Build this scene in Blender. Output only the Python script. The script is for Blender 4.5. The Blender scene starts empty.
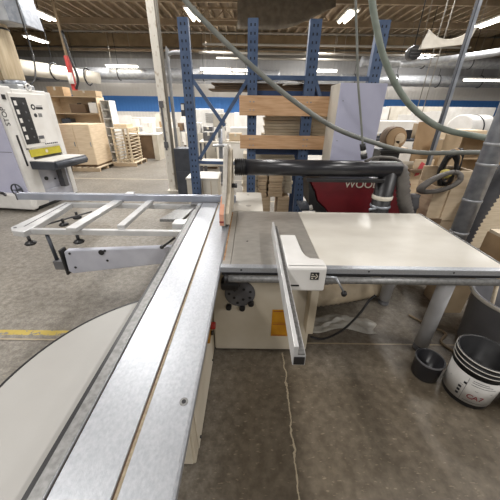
import bpy, bmesh, math, random
from mathutils import Vector, Matrix
random.seed(7)
R = math.radians
SC = bpy.context.scene
COL = SC.collection
PI = math.pi

# ------------------------------------------------------------------ materials
def lin(c):
    out = []
    for v in c:
        v = v / 255.0
        out.append(v / 12.92 if v <= 0.04045 else ((v + 0.055) / 1.055) ** 2.4)
    return (out[0], out[1], out[2], 1.0)

def mat(name, col, rough=0.6, metal=0.0, col2=None, scale=6.0, stretch=(1, 1, 1), bump=0.0, emit=None, spec=0.5,
        lo=0.35, hi=0.65, alpha=1.0):
    m = bpy.data.materials.new(name); m.use_nodes = True
    nt = m.node_tree; b = nt.nodes['Principled BSDF']
    b.inputs['Base Color'].default_value = lin(col)
    b.inputs['Roughness'].default_value = rough
    b.inputs['Metallic'].default_value = metal
    b.inputs['Specular IOR Level'].default_value = spec
    b.inputs['Alpha'].default_value = alpha
    if col2 is not None or bump:
        tc = nt.nodes.new('ShaderNodeTexCoord'); mp = nt.nodes.new('ShaderNodeMapping')
        mp.inputs['Scale'].default_value = stretch
        nz = nt.nodes.new('ShaderNodeTexNoise'); nz.inputs['Scale'].default_value = scale
        nz.inputs['Detail'].default_value = 6
        nt.links.new(tc.outputs['Object'], mp.inputs['Vector']); nt.links.new(mp.outputs['Vector'], nz.inputs['Vector'])
        if col2 is not None:
            r = nt.nodes.new('ShaderNodeValToRGB')
            r.color_ramp.elements[0].position = lo; r.color_ramp.elements[1].position = hi
            r.color_ramp.elements[0].color = lin(col); r.color_ramp.elements[1].color = lin(col2)
            nt.links.new(nz.outputs['Fac'], r.inputs['Fac']); nt.links.new(r.outputs['Color'], b.inputs['Base Color'])
        if bump:
            bp = nt.nodes.new('ShaderNodeBump'); bp.inputs['Strength'].default_value = bump; bp.inputs['Distance'].default_value = 0.01
            nt.links.new(nz.outputs['Fac'], bp.inputs['Height']); nt.links.new(bp.outputs['Normal'], b.inputs['Normal'])
    if emit:
        b.inputs['Emission Color'].default_value = lin(col); b.inputs['Emission Strength'].default_value = emit
    return m

M = {}
M['alu'] = mat('brushed_aluminium', (184, 187, 192), 0.40, 0.6, (166, 170, 176), 80, (1.4, 1, 1.4), 0.05, lo=.3, hi=.7)
M['alu_dull'] = mat('dull_aluminium', (146, 146, 145), 0.45, 0.5, (120, 120, 119), 60, (1, 1, 1), 0.08)
M['alu_white'] = mat('white_anodised_tube', (214, 214, 214), 0.4, 0.3, (194, 195, 196), 8)
M['alu_blue'] = mat('bluish_aluminium', (185, 190, 202), 0.4, 0.6, (165, 171, 186), 5)
M['alu_lav'] = mat('lavender_grey_steel', (196, 198, 208), 0.45, 0.2, (176, 178, 190), 5)
M['cream'] = mat('cream_machine_paint', (214, 205, 188), 0.5, 0.0, (196, 186, 166), 3, bump=0.02)
M['cream_d'] = mat('cream_machine_paint_worn', (203, 193, 174), 0.5, 0.0, (180, 168, 146), 4)
M['lam'] = mat('cream_laminate', (216, 212, 202), 0.38, 0.0, (202, 197, 186), 3, (1, 2, 1), 0.02)
M['shelf'] = mat('grey_laminate', (172, 171, 167), 0.5, 0.0, (165, 163, 159), 3)
M['iron'] = mat('cast_iron_ground', (172, 168, 161), 0.38, 0.4, (160, 156, 149), 14, (1, 2, 1), 0.02)
M['white_m'] = mat('white_machine_paint', (232, 231, 228), 0.4, 0.0, (220, 218, 214), 5)
M['white'] = mat('white_melamine', (236, 234, 230), 0.5, 0.0, (222, 219, 213), 3)
M['lav'] = mat('pale_lavender_panel', (200, 201, 222), 0.5, 0.0, (190, 191, 214), 3)
M['offwhite'] = mat('off_white_panel', (222, 216, 204), 0.55, 0.0, (206, 199, 184), 3)
M['black'] = mat('black_plastic', (24, 24, 26), 0.4, 0.0, (36, 36, 38), 10)
M['black_sh'] = mat('black_gloss_tube', (34, 34, 38), 0.28, 0.0, (46, 46, 50), 8)
M['dgrey'] = mat('dark_grey_steel', (74, 78, 86), 0.5, 0.2, (62, 66, 74), 6)
M['mgrey'] = mat('mid_grey_plastic', (104, 104, 106), 0.55, 0.0, (86, 86, 90), 6)
M['galv'] = mat('galvanised_steel', (166, 170, 178), 0.42, 0.5, (140, 145, 153), 14, bump=0.05)
M['galv_d'] = mat('galvanised_duct', (176, 178, 180), 0.42, 0.5, (150, 152, 156), 5)
M['blue_s'] = mat('blue_rack_steel', (82, 101, 132), 0.5, 0.1, (64, 83, 114), 9, bump=0.04)
M['blue_d'] = mat('blue_rack_steel_dark', (50, 72, 110), 0.45, 0.15, (42, 60, 94), 9)
M['hole'] = mat('punched_hole_dark', (20, 26, 38), 0.7)
M['pine'] = mat('pine_plank', (216, 178, 140), 0.65, 0.0, (196, 154, 114), 5, (1, 8, 14), 0.05)
M['ply'] = mat('raw_plywood', (222, 202, 174), 0.65, 0.0, (208, 186, 154), 4, (1, 1, 8))
M['mdf'] = mat('tan_board', (184, 162, 132), 0.7, 0.0, (168, 146, 116), 4)
M['lumber'] = mat('pale_lumber', (220, 206, 182), 0.7, 0.0, (204, 188, 160), 5, (1, 6, 10))
M['lumw'] = mat('cream_board_edges', (236, 226, 206), 0.6, 0.0, (222, 210, 188), 5, (1, 6, 10))
M['lumber_d'] = mat('brown_lumber', (196, 174, 146), 0.7, 0.0, (172, 150, 122), 5, (1, 6, 10))
M['card'] = mat('cardboard', (182, 154, 120), 0.8, 0.0, (166, 138, 104), 5)
M['card_r'] = mat('reddish_cardboard', (158, 106, 84), 0.8, 0.0, (142, 92, 70), 5)
M['brown'] = mat('brown_board', (118, 96, 74), 0.7, 0.0, (100, 80, 60), 4)
M['red'] = mat('dark_red_paint', (118, 30, 38), 0.42, 0.0, (98, 24, 32), 6)
M['redb'] = mat('bright_red_paint', (192, 52, 44), 0.45, 0.0, (150, 46, 40), 8)
M['orange'] = mat('orange_label', (206, 116, 84), 0.5, 0.0, (186, 96, 66), 12)
M['guard'] = mat('worn_guard_metal', (192, 188, 180), 0.5, 0.25, (166, 161, 152), 12, (1, 1, 1), 0.05)
M['guardc'] = mat('cream_guard_plate', (204, 194, 176), 0.55, 0.0, (180, 168, 148), 12)
M['stick'] = mat('pale_orange_sticker', (214, 160, 134), 0.5, 0.0, (200, 140, 112), 12)
M['amber'] = mat('amber_label', (196, 140, 30), 0.5, 0.0, (178, 120, 22), 9)
M['yellow'] = mat('yellow_panel', (190, 178, 48), 0.5, 0.0, (176, 164, 40), 6)
M['hoseg'] = mat('grey_green_hose', (140, 148, 138), 0.5, 0.0, (118, 128, 118), 10)
M['hosed'] = mat('dark_grey_hose', (130, 132, 126), 0.5, 0.0, (112, 115, 110), 10)
M['flex'] = mat('grey_ribbed_hose', (112, 108, 104), 0.6, 0.0, (96, 92, 88), 8)
M['flex_d'] = mat('dark_ribbed_hose', (70, 70, 74), 0.6, 0.0, (58, 58, 62), 8)
M['flex_b'] = mat('beige_flexible_hose', (150, 132, 106), 0.6, 0.0, (128, 110, 86), 8)
M['bag'] = mat('cream_filter_cloth', (214, 198, 170), 0.85, 0.0, (190, 172, 142), 3, (8, 8, .6), 0.2)
M['legw'] = mat('pale_grey_paint', (196, 196, 198), 0.45, 0.0, (180, 180, 182), 6)
M['colw'] = mat('chipped_white_paint', (226, 221, 210), 0.6, 0.0, (176, 160, 138), 14, (1, 1, .6), 0.15, lo=0.55, hi=0.72)
M['plastic'] = mat('translucent_sheet', (176, 172, 162), 0.3, 0.0, (150, 146, 138), 6, bump=0.3)
M['sheet'] = mat('white_plastic_sheet', (212, 206, 194), 0.4, 0.0, (196, 190, 178), 5)
M['tarp'] = mat('dark_grey_tarp', (124, 116, 104), 0.75, 0.0, (104, 97, 87), 4, bump=0.1)
M['pink'] = mat('pink_red_spray', (222, 96, 102), 0.6, 0.0, (206, 84, 90), 9)
M['yglove'] = mat('yellow_glove_cloth', (206, 192, 110), 0.8, 0.0, (186, 172, 96), 9)
M['tube'] = mat('fluorescent_tube', (255, 246, 228), 0.4, emit=9.0)
M['txt_b'] = mat('black_print', (26, 28, 34), 0.5)
M['txt_w'] = mat('silver_print', (206, 200, 186), 0.4)
M['txt_r'] = mat('dark_red_print', (126, 40, 44), 0.5)
M['wallw'] = None
M['conduit'] = mat('painted_conduit', (150, 145, 136), 0.5, 0.2)
M['girder'] = mat('brown_girder', (132, 112, 84), 0.7, 0.0, (116, 98, 72), 2)
M['joist'] = mat('brown_joist', (160, 142, 118), 0.7, 0.0, (138, 121, 98), 2)
M['gdust'] = mat('grey_saw_dust', (172, 158, 134), 0.9, 0.0, (140, 126, 104), 60)
M['conc_dust'] = mat('saw_dust', (176, 140, 100), 0.9, 0.0, (130, 96, 66), 40, lo=.4, hi=.6)

def floor_material():
    m = bpy.data.materials.new('worn_concrete'); m.use_nodes = True
    nt = m.node_tree; N = nt.nodes; L = nt.links; b = N['Principled BSDF']
    tc = N.new('ShaderNodeTexCoord'); sep = N.new('ShaderNodeSeparateXYZ'); L.new(tc.outputs['Object'], sep.inputs['Vector'])
    def noise(scale, det=6, st=(1, 1, 1)):
        mp = N.new('ShaderNodeMapping'); mp.inputs['Scale'].default_value = st
        n = N.new('ShaderNodeTexNoise'); n.inputs['Scale'].default_value = scale; n.inputs['Detail'].default_value = det
        L.new(tc.outputs['Object'], mp.inputs['Vector']); L.new(mp.outputs['Vector'], n.inputs['Vector'])
        return n.outputs['Fac']
    def ramp(f, p0, c0, p1, c1):
        r = N.new('ShaderNodeValToRGB'); r.color_ramp.elements[0].position = p0; r.color_ramp.elements[1].position = p1
        r.color_ramp.elements[0].color = c0; r.color_ramp.elements[1].color = c1; L.new(f, r.inputs['Fac']); return r.outputs['Color']
    def math_(op, a, bb=None):
        n = N.new('ShaderNodeMath'); n.operation = op
        for i, v in enumerate((a, bb)):
            if v is None: continue
            if isinstance(v, (int, float)): n.inputs[i].default_value = v
            else: L.new(v, n.inputs[i])
        return n.outputs[0]
    def mix(f, a, c, blend='MIX'):
        n = N.new('ShaderNodeMix'); n.data_type = 'RGBA'; n.blend_type = blend
        for s, v in ((n.inputs[0], f), (n.inputs[6], a), (n.inputs[7], c)):
            if isinstance(v, (int, float, tuple)): s.default_value = v
            else: L.new(v, s)
        return n.outputs[2]
    base = ramp(noise(0.8, 8), .32, lin((117, 113, 107)), .68, lin((144, 140, 133)))
    fine = ramp(noise(19, 10), .36, (.74, .72, .69, 1), .64, (1.14, 1.14, 1.14, 1))
    base = mix(1.0, base, fine, 'MULTIPLY')
    speck = ramp(noise(70, 4), .40, (.84, .83, .81, 1), .66, (1.2, 1.18, 1.14, 1))
    base = mix(1.0, base, speck, 'MULTIPLY')
    # shade around the saw, painted into the concrete colour near and to the right
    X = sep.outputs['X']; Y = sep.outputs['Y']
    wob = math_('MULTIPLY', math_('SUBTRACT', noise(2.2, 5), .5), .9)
    shadex = N.new('ShaderNodeMapRange'); shadex.inputs[1].default_value = -.55; shadex.inputs[2].default_value = 0.0; shadex.clamp = True
    L.new(math_('ADD', X, math_('MULTIPLY', wob, .3)), shadex.inputs[0])
    shadey = N.new('ShaderNodeMapRange'); shadey.inputs[1].default_value = 2.6; shadey.inputs[2].default_value = 1.2; shadey.clamp = True
    L.new(math_('ADD', Y, wob), shadey.inputs[0])
    shade = math_('MULTIPLY', shadex.outputs[0], shadey.outputs[0])
    shade_tone = ramp(noise(3.1, 6), .3, lin((84, 73, 57)), .7, lin((106, 95, 79)))
    shade_tone = mix(1.0, shade_tone, fine, 'MULTIPLY')
    base = mix(math_('MULTIPLY', shade, .85), base, shade_tone)
    scr = ramp(noise(26, 6, (1, 3, 1)), .62, (0, 0, 0, 1), .70, (1, 1, 1, 1))
    base = mix(math_('MULTIPLY', scr, .32), base, lin((190, 176, 150)))
    wv = math_('MULTIPLY', math_('SUBTRACT', noise(5, 5), .5), .05)
    wv2 = math_('MULTIPLY', math_('SUBTRACT', noise(14, 6), .5), .05)
    def line(coord, at, half, jitter, col, f=.8, gate=None):
        d = math_('ABSOLUTE', math_('SUBTRACT', math_('ADD', coord, jitter), at))
        k = math_('LESS_THAN', d, half)
        if gate is not None: k = math_('MULTIPLY', k, gate)
        return mix(math_('MULTIPLY', k, f), base, col)
    g = math_('MULTIPLY', math_('LESS_THAN', Y, 1.50), math_('GREATER_THAN', X, 0))
    base = line(X, .265, .0045, math_('ADD', wv, wv2), lin((196, 184, 158)), .75, g)
    base = line(Y, 1.60, .007, math_('MULTIPLY', wv2, .2), lin((176, 160, 132)), .7)
    base = line(Y, 1.585, .006, math_('MULTIPLY', wv2, .2), lin((60, 50, 40)), .6, math_('LESS_THAN', X, -.6))
    base = line(Y, 5.45, .03, math_('MULTIPLY', wv2, .5), lin((205, 190, 160)), .6)
    base = line(Y, 7.3, .03, math_('MULTIPLY', wv2, .5), lin((205, 192, 168)), .6)
    gy = math_('MULTIPLY', math_('LESS_THAN', X, -1.35), math_('GREATER_THAN', noise(22, 5), .42))
    base = line(Y, 1.675, .028, math_('MULTIPLY', wv2, .3), lin((188, 164, 62)), .8, gy)
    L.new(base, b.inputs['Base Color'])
    rr = N.new('ShaderNodeMapRange'); rr.inputs[3].default_value = .34; rr.inputs[4].default_value = .6; L.new(noise(2.4, 6), rr.inputs[0])
    L.new(rr.outputs[0], b.inputs['Roughness'])
    bp = N.new('ShaderNodeBump'); bp.inputs['Strength'].default_value = .12; bp.inputs['Distance'].default_value = .01
    L.new(noise(16, 8), bp.inputs['Height']); L.new(bp.outputs['Normal'], b.inputs['Normal'])
    return m

def wall_material():
    m = bpy.data.materials.new('banded_wall_paint'); m.use_nodes = True
    nt = m.node_tree; N = nt.nodes; L = nt.links; b = N['Principled BSDF']
    tc = N.new('ShaderNodeTexCoord'); sep = N.new('ShaderNodeSeparateXYZ'); L.new(tc.outputs['Object'], sep.inputs[0])
    r = N.new('ShaderNodeValToRGB'); r.color_ramp.interpolation = 'CONSTANT'
    mr = N.new('ShaderNodeMapRange'); mr.inputs[1].default_value = 0; mr.inputs[2].default_value = 7
    L.new(sep.outputs['Z'], mr.inputs[0]); L.new(mr.outputs[0], r.inputs[0])
    e = r.color_ramp.elements
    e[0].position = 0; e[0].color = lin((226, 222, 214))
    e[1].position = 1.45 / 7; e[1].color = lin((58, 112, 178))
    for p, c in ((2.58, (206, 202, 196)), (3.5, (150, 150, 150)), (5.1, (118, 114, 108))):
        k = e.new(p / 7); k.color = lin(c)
    L.new(r.outputs[0], b.inputs['Base Color']); b.inputs['Roughness'].default_value = .7
    wv = N.new('ShaderNodeTexWave'); wv.inputs['Scale'].default_value = 1.2; wv.bands_direction = 'X'
    L.new(tc.outputs['Object'], wv.inputs[0])
    bp = N.new('ShaderNodeBump'); bp.inputs['Strength'].default_value = .3; bp.inputs['Distance'].default_value = .03
    L.new(wv.outputs['Fac'], bp.inputs['Height']); L.new(bp.outputs['Normal'], b.inputs['Normal'])
    return m

def deck_material():
    m = bpy.data.materials.new('roof_deck_boards'); m.use_nodes = True
    nt = m.node_tree; N = nt.nodes; L = nt.links; b = N['Principled BSDF']
    tc = N.new('ShaderNodeTexCoord')
    nz = N.new('ShaderNodeTexNoise'); nz.inputs['Scale'].default_value = 1.0; nz.inputs['Detail'].default_value = 6
    mp = N.new('ShaderNodeMapping'); mp.inputs['Scale'].default_value = (3, .3, 1)
    L.new(tc.outputs['Object'], mp.inputs[0]); L.new(mp.outputs[0], nz.inputs[0])
    r = N.new('ShaderNodeValToRGB'); r.color_ramp.elements[0].position = .3; r.color_ramp.elements[1].position = .7
    r.color_ramp.elements[0].color = lin((108, 92, 72)); r.color_ramp.elements[1].color = lin((148, 128, 102))
    L.new(nz.outputs['Fac'], r.inputs[0]); L.new(r.outputs[0], b.inputs['Base Color']); b.inputs['Roughness'].default_value = .8
    return m

# ------------------------------------------------------------------ mesh builder
class MB:
    def __init__(s): s.bm = bmesh.new()
    def _new(s, verts, faces):
        vs = [s.bm.verts.new(v) for v in verts]
        for f in faces:
            try: s.bm.faces.new([vs[i] for i in f])
            except ValueError: pass
        return vs
    def box(s, x0, x1, y0, y1, z0, z1, mtx=None):
        v = [Vector(p) for p in ((x0, y0, z0), (x1, y0, z0), (x1, y1, z0), (x0, y1, z0), (x0, y0, z1), (x1, y0, z1), (x1, y1, z1), (x0, y1, z1))]
        if mtx: v = [mtx @ p for p in v]
        s._new(v, ((0, 3, 2, 1), (4, 5, 6, 7), (0, 1, 5, 4), (1, 2, 6, 5), (2, 3, 7, 6), (3, 0, 4, 7)))
        return s
    def bar(s, p0, p1, w, h, up=(0, 0, 1)):
        p0, p1 = Vector(p0), Vector(p1); d = (p1 - p0); ln = d.length; d.normalize(); u = Vector(up)
        if abs(d.dot(u)) > .99: u = Vector((0, 1, 0))
        sd = d.cross(u).normalized(); u = sd.cross(d)
        v = []
        for p in (p0, p1):
            for a, c in ((-1, -1), (1, -1), (1, 1), (-1, 1)): v.append(p + sd * a * w / 2 + u * c * h / 2)
        s._new(v, ((0, 1, 2, 3), (7, 6, 5, 4), (0, 4, 5, 1), (1, 5, 6, 2), (2, 6, 7, 3), (3, 7, 4, 0)))
        return s
    def tube(s, pts, r, seg=12, caps=True):
        pts = [Vector(p) for p in pts]; n = len(pts)
        rs = r if isinstance(r, (list, tuple)) else [r] * n
        rings = []; prev = None
        for i, p in enumerate(pts):
            d = (pts[min(i + 1, n - 1)] - pts[max(i - 1, 0)]).normalized()
            if prev is None:
                a = Vector((0, 0, 1)) if abs(d.z) < .9 else Vector((1, 0, 0))
                u = d.cross(a).normalized()
            else:
                u = prev - d * prev.dot(d); u.normalize()
            prev = u; w = d.cross(u)
            rings.append([s.bm.verts.new(p + (u * math.cos(2 * PI * k / seg) + w * math.sin(2 * PI * k / seg)) * rs[i]) for k in range(seg)])
        for a, c in zip(rings, rings[1:]):
            for k in range(seg):
                f = s.bm.faces.new((a[k], a[(k + 1) % seg], c[(k + 1) % seg], c[k])); f.smooth = True
        if caps:
            s.bm.faces.new(rings[0][::-1]); s.bm.faces.new(rings[-1])
        return s
    def cyl(s, p0, p1, r, seg=20, r1=None):
        return s.tube([p0, p1], [r, r if r1 is None else r1], seg)
    def lathe(s, prof, c=(0, 0, 0), seg=32):
        c = Vector(c); rings = []
        for r, z in prof:
            rings.append([s.bm.verts.new(c + Vector((r * math.cos(2 * PI * k / seg), r * math.sin(2 * PI * k / seg), z))) for k in range(seg)])
        for a, b in zip(rings, rings[1:]):
            for k in range(seg):
                f = s.bm.faces.new((a[k], a[(k + 1) % seg], b[(k + 1) % seg], b[k])); f.smooth = True
        return s
    def prism(s, poly, axis, a, b):
        def pt(p, t):
            if axis == 'x': return (t, p[0], p[1])
            if axis == 'y': return (p[0], t, p[1])
            return (p[0], p[1], t)
        n = len(poly)
        s._new([pt(p, a) for p in poly] + [pt(p, b) for p in poly],
               [tuple(range(n))[::-1], tuple(range(n, 2 * n))] + [(i, (i + 1) % n, n + (i + 1) % n, n + i) for i in range(n)])
        return s
    def grid(s, fn, nu, nv, thick=0.0):
        vs = [[s.bm.verts.new(fn(i / nu, j / nv)) for j in range(nv + 1)] for i in range(nu + 1)]
        for i in range(nu):
            for j in range(nv):
                f = s.bm.faces.new((vs[i][j], vs[i + 1][j], vs[i + 1][j + 1], vs[i][j + 1])); f.smooth = True
        return s
    def build(s, name, material, parent=None, bevel=0.0, solid=0.0, rot=None):
        bmesh.ops.recalc_face_normals(s.bm, faces=s.bm.faces[:])
        if parent is not None:
            s.bm.transform(Matrix.Translation(-rootloc(parent)))
        me = bpy.data.meshes.new(name); s.bm.to_mesh(me); s.bm.free()
        me.materials.append(material)
        o = bpy.data.objects.new(name, me); COL.objects.link(o)
        if parent is not None: o.parent = parent
        if bevel:
            md = o.modifiers.new('bevel', 'BEVEL'); md.width = bevel; md.segments = 2; md.limit_method = 'ANGLE'; md.angle_limit = R(40)
        if solid:
            md = o.modifiers.new('solid', 'SOLIDIFY'); md.thickness = solid
        return o

def rootloc(o):
    v = Vector(o.location)
    while o.parent is not None:
        o = o.parent; v = v + Vector(o.location)
    return v

def thing(name, label, cat, loc=(0, 0, 0), group=None):
    o = bpy.data.objects.new(name, None); o.empty_display_size = .1; COL.objects.link(o); o.location = loc
    o['label'] = label; o['category'] = cat
    if group: o['group'] = group
    return o
def tag(o, label, cat, group=None, kind=None):
    o['label'] = label; o['category'] = cat
    if group: o['group'] = group
    if kind: o['kind'] = kind
    return o
def single(mb, name, m, label, cat, loc, group=None, bevel=0.0, solid=0.0, rotz=0):
    """one-mesh thing whose origin sits at loc; mesh given in world space"""
    mb.bm.transform(Matrix.Translation(-Vector(loc)))
    o = mb.build(name, m, None, bevel, solid); o.location = loc; o.rotation_euler.z = rotz
    return tag(o, label, cat, group)
def struct(mb, name, m):
    o = mb.build(name, m); o['kind'] = 'structure'; return o

def catmull(pts, n=8):
    P = [Vector(p) for p in pts]; P = [P[0] * 2 - P[1]] + P + [P[-1] * 2 - P[-2]]; out = []
    for i in range(1, len(P) - 2):
        for k in range(n):
            t = k / n; a, b, c, d = P[i - 1:i + 3]
            out.append(.5 * ((2 * b) + (c - a) * t + (2 * a - 5 * b + 4 * c - d) * t * t + (3 * b - a - 3 * c + d) * t ** 3))
    out.append(P[-2]); return out
def ribbed(pts, r, pitch=.02, amp=.12):
    """ribbed flexible hose along a curve"""
    c = catmull(pts, 24); L = [0]
    for a, b in zip(c, c[1:]): L.append(L[-1] + (b - a).length)
    n = max(8, int(L[-1] / pitch * 2)); out = []; rs = []; j = 0
    for i in range(n + 1):
        t = L[-1] * i / n
        while j < len(L) - 2 and L[j + 1] < t: j += 1
        f = (t - L[j]) / max(1e-6, L[j + 1] - L[j]); out.append(c[j].lerp(c[j + 1], f)); rs.append(r * (1 + (amp if i % 2 else -amp)))
    return out, rs
def text(body, size, mtx, name, m, parent, depth=.002, align='CENTER'):
    cu = bpy.data.curves.new(name, 'FONT'); cu.body = body; cu.size = size; cu.extrude = depth; cu.align_x = align; cu.align_y = 'CENTER'
    t = bpy.data.objects.new(name, cu); COL.objects.link(t)
    bpy.context.view_layer.update()
    me = bpy.data.meshes.new_from_object(t.evaluated_get(bpy.context.evaluated_depsgraph_get()))
    bpy.data.objects.remove(t); bpy.data.curves.remove(cu)
    me.transform(Matrix.Translation(-rootloc(parent)) @ mtx); me.materials.clear(); me.materials.append(m)
    o = bpy.data.objects.new(name, me); COL.objects.link(o); o.parent = parent
    return o
def facing_south(p, tilt=0):     # text lying on a plane facing -Y
    return Matrix.Translation(p) @ Matrix.Rotation(R(90 - tilt), 4, 'X')

# ================================================================== CAMERA
F_PX, TH, PH, H = 267.0, math.atan(140 / 267), .0137, 1.7
cam = bpy.data.cameras.new('camera'); cam.sensor_fit = 'HORIZONTAL'; cam.sensor_width = 36; cam.lens = 36 * F_PX / 500
cam.clip_start = .02; cam.clip_end = 200
co = bpy.data.objects.new('camera', cam); COL.objects.link(co)
fw = Vector((0, math.cos(TH), -math.sin(TH))); up = Vector((0, math.sin(TH), math.cos(TH))); rt = Vector((1, 0, 0))
r2 = rt * math.cos(PH) + up * math.sin(PH); u2 = up * math.cos(PH) - rt * math.sin(PH)
co.matrix_world = Matrix(((r2.x, u2.x, -fw.x, 0), (r2.y, u2.y, -fw.y, 0), (r2.z, u2.z, -fw.z, H), (0, 0, 0, 1)))
SC.camera = co

# ================================================================== SETTING
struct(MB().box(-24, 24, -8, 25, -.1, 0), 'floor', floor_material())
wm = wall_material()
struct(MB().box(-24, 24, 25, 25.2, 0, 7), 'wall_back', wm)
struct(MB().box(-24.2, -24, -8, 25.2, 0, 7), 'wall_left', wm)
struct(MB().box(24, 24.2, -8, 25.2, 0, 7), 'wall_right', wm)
struct(MB().box(-24, 24, -8, 25.2, 6.75, 6.9), 'ceiling', deck_material())
n = 0
def trim(mb, m):
    global n
    n += 1
    return struct(mb, 'trim_%d' % n, m)
for i in range(58):
    x = -17.4 + i * .6
    trim(MB().box(x - .022, x + .022, 9, 25, 6.52, 6.75).box(x - .06, x + .06, 9, 25, 6.5, 6.52), M['joist'])
for y in (16.6, 20.6):
    trim(MB().box(-24, 24, y, y + .12, 6.2, 6.5), M['joist'])
trim(MB().box(-24, 24, 24.3, 24.7, 5.75, 6.5), M['girder'])
trim(MB().box(-24, 24, 24.2, 24.5, 5.45, 5.6), M['joist'])
# lattice roof trusses
for y0 in (18.4,):
    for z in (5.95, 6.4): trim(MB().box(-4, 4, y0, y0 + .08, z, z + .08), M['joist'])
    for k in range(8):
        x = -4 + k; trim(MB().bar((x, y0 + .04, 5.99), (x + .5, y0 + .04, 6.44), .05, .05).bar((x + .5, y0 + .04, 6.44), (x + 1, y0 + .04, 5.99), .05, .05), M['joist'])

# ================================================================== PANEL SAW
saw = thing('sliding_table_saw', 'large cream panel saw with long aluminium sliding table and cream side table', 'saw', (0, 1.9, 0))
# cabinet
MB().box(-.265, .455, 1.51, 2.33, .018, .80).build('base_cabinet', M['cream'], saw, .012)
MB().box(-.24, .43, 1.54, 2.30, 0, .018).build('plinth', M['black'], saw)
sup = MB().box(-.52, -.272, .735, 2.45, .012, .79).build('table_support', M['cream_d'], saw, .008)
MB().box(-.5, -.285, .725, .737, .03, .77).build('front_cover', M['cream'], sup, .004)
MB().box(-.272, -.266, .80, 1.40, .03, .72).build('side_cover', M['cream'], sup, .003)
for y, z in ((.84, .07), (1.36, .07), (.84, .68), (1.36, .68)):
    MB().cyl((-.268, y, z), (-.258, y, z), .008, 10).build('screw', M['black'], sup)
sw = MB().box(-.268, -.235, 1.17, 1.29, .44, .58).build('switch_box', M['amber'], saw, .004)
MB().cyl((-.238, 1.23, .53), (-.205, 1.23, .53), .022, 16).build('stop_button', M['redb'], sw)
MB().cyl((-.238, 1.23, .47), (-.222, 1.23, .47), .014, 16).build('start_button', M['black'], sw)
# sliding table : extruded aluminium profile running along Y
prof = [(-.527, .80), (-.527, .866), (-.517, .87), (-.486, .87), (-.486, .86), (-.479, .86), (-.479, .87), (-.326, .87), (-.326, .861),
        (-.311, .861), (-.311, .87), (-.180, .87), (-.172, .862), (-.172, .848), (-.180, .842), (-.180, .80)]
sl = MB().prism(prof, 'y', -.75, 2.58).build('sliding_table', M['alu'], saw, .0015)
MB().box(-.321, -.311, -.75, 2.55, .8605, .864).build('groove_dust', M['gdust'], sl)
MB().box(-.3262, -.3212, -.75, 2.55, .8605, .863).build('groove_gap', M['brown'], sl)
MB().box(-.486, -.479, -.75, 2.57, .8595, .8615).build('groove_strip', M['brown'], sl)
MB().box(-.524, -.489, -.75, 2.5, .8695, .8712).build('edge_rail', M['alu_dull'], sl)
MB().cyl((-.205, .53, .868), (-.205, .53, .8715), .014, 20).build('bolt_head', M['alu_dull'], sl)
MB().cyl((-.205, .53, .871), (-.205, .53, .8725), .007, 12).build('bolt_socket', M['black'], sl)
MB().box(-.524, -.178, 2.575, 2.59, .805, .868).build('end_cap', M['black'], sl, .003)
MB().box(-.541, -.5275, -.75, 2.4, .80, .866).build('side_gap_seal', M['black'], saw)
# D-shaped side table on the left
cx, cy, rr = -.27, .555, .60
arc = []
a0 = math.acos((-.546 - cx) / rr)
for k in range(41):
    a = a0 + (2 * PI - 2 * a0) * k / 40
    arc.append((cx + rr * math.cos(a), cy + rr * math.sin(a)))
dt = MB().prism(arc, 'z', .805, .829).build('side_shelf', M['shelf'], saw, .002)
eb = MB(); inner = arc; outer = [(cx + (x - cx) * 1.012, cy + (y - cy) * 1.012) for x, y in arc]
eb.prism(outer + inner[::-1], 'z', .80, .831); eb.build('edge_band', M['black'], dt)
for y in (.35, .85): MB().bar((-.53, y, .79), (-.78, y, .79), .03, .028).bar((-.53, y, .55), (-.74, y, .77), .02, .02).build('bracket', M['mgrey'], saw)
# fixed tables
ct = MB().box(-.115, .44, 1.375, 2.36, .822, .869).build('cast_iron_table', M['iron'], saw, .004)
MB().box(-.170, -.118, 1.38, 2.36, .80, .864).build('table_insert', M['iron'], saw, .002)
MB().box(-.168, -.158, 1.45, 2.34, .8635, .8655).build('blade_slot_dust', M['conc_dust'], saw)
MB().cyl((-.02, 1.72, .868), (-.02, 1.72, .8695), .008, 12).build('table_plug', M['black'], ct)
et = MB().box(.441, 1.56, 1.385, 2.36, .845, .869).build('extension_table', M['lam'], saw, .004)
MB().box(.441, 1.566, 1.376, 1.385, .838, .8695).build('front_edge', M['alu_dull'], et)
MB().box(1.56, 1.572, 1.376, 2.362, .838, .872).build('end_edge', M['alu_dull'], et, .002)
MB().box(.47, 1.5, 1.45, 1.50, .79, .845).box(.47, 1.5, 2.2, 2.25, .79, .845).build('under_frame', M['mgrey'], et)
op = MB().box(-.165, .118, 2.37, 3.0, .852, .869).build('outfeed_plate', M['lam'], saw, .004)
MB().lathe([(.0, .8705), (.02, .8705), (.028, .8695)], (-.02, 2.52, 0), 20).build('plate_plug', M['iron'], op)
MB().cyl((-.03, 2.9, .8692), (-.03, 2.9, .871), .012, 14).build('plate_bolt', M['iron'], op)
MB().bar((-.03, 2.95, .85), (-.03, 2.34, .55), .05, .03).build('outfeed_bracket', M['mgrey'], op)
for x, y in ((1.39, 1.565), (1.345, 2.14)):
    lg = MB().cyl((x, y, .05), (x, y, .845), .051, 24).build('leg', M['legw'], saw)
    MB().lathe([(0, 0), (.05, 0), (.05, .012), (.03, .02), (.03, .06)], (x, y, 0), 20).build('levelling_foot', M['mgrey'], lg)
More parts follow.
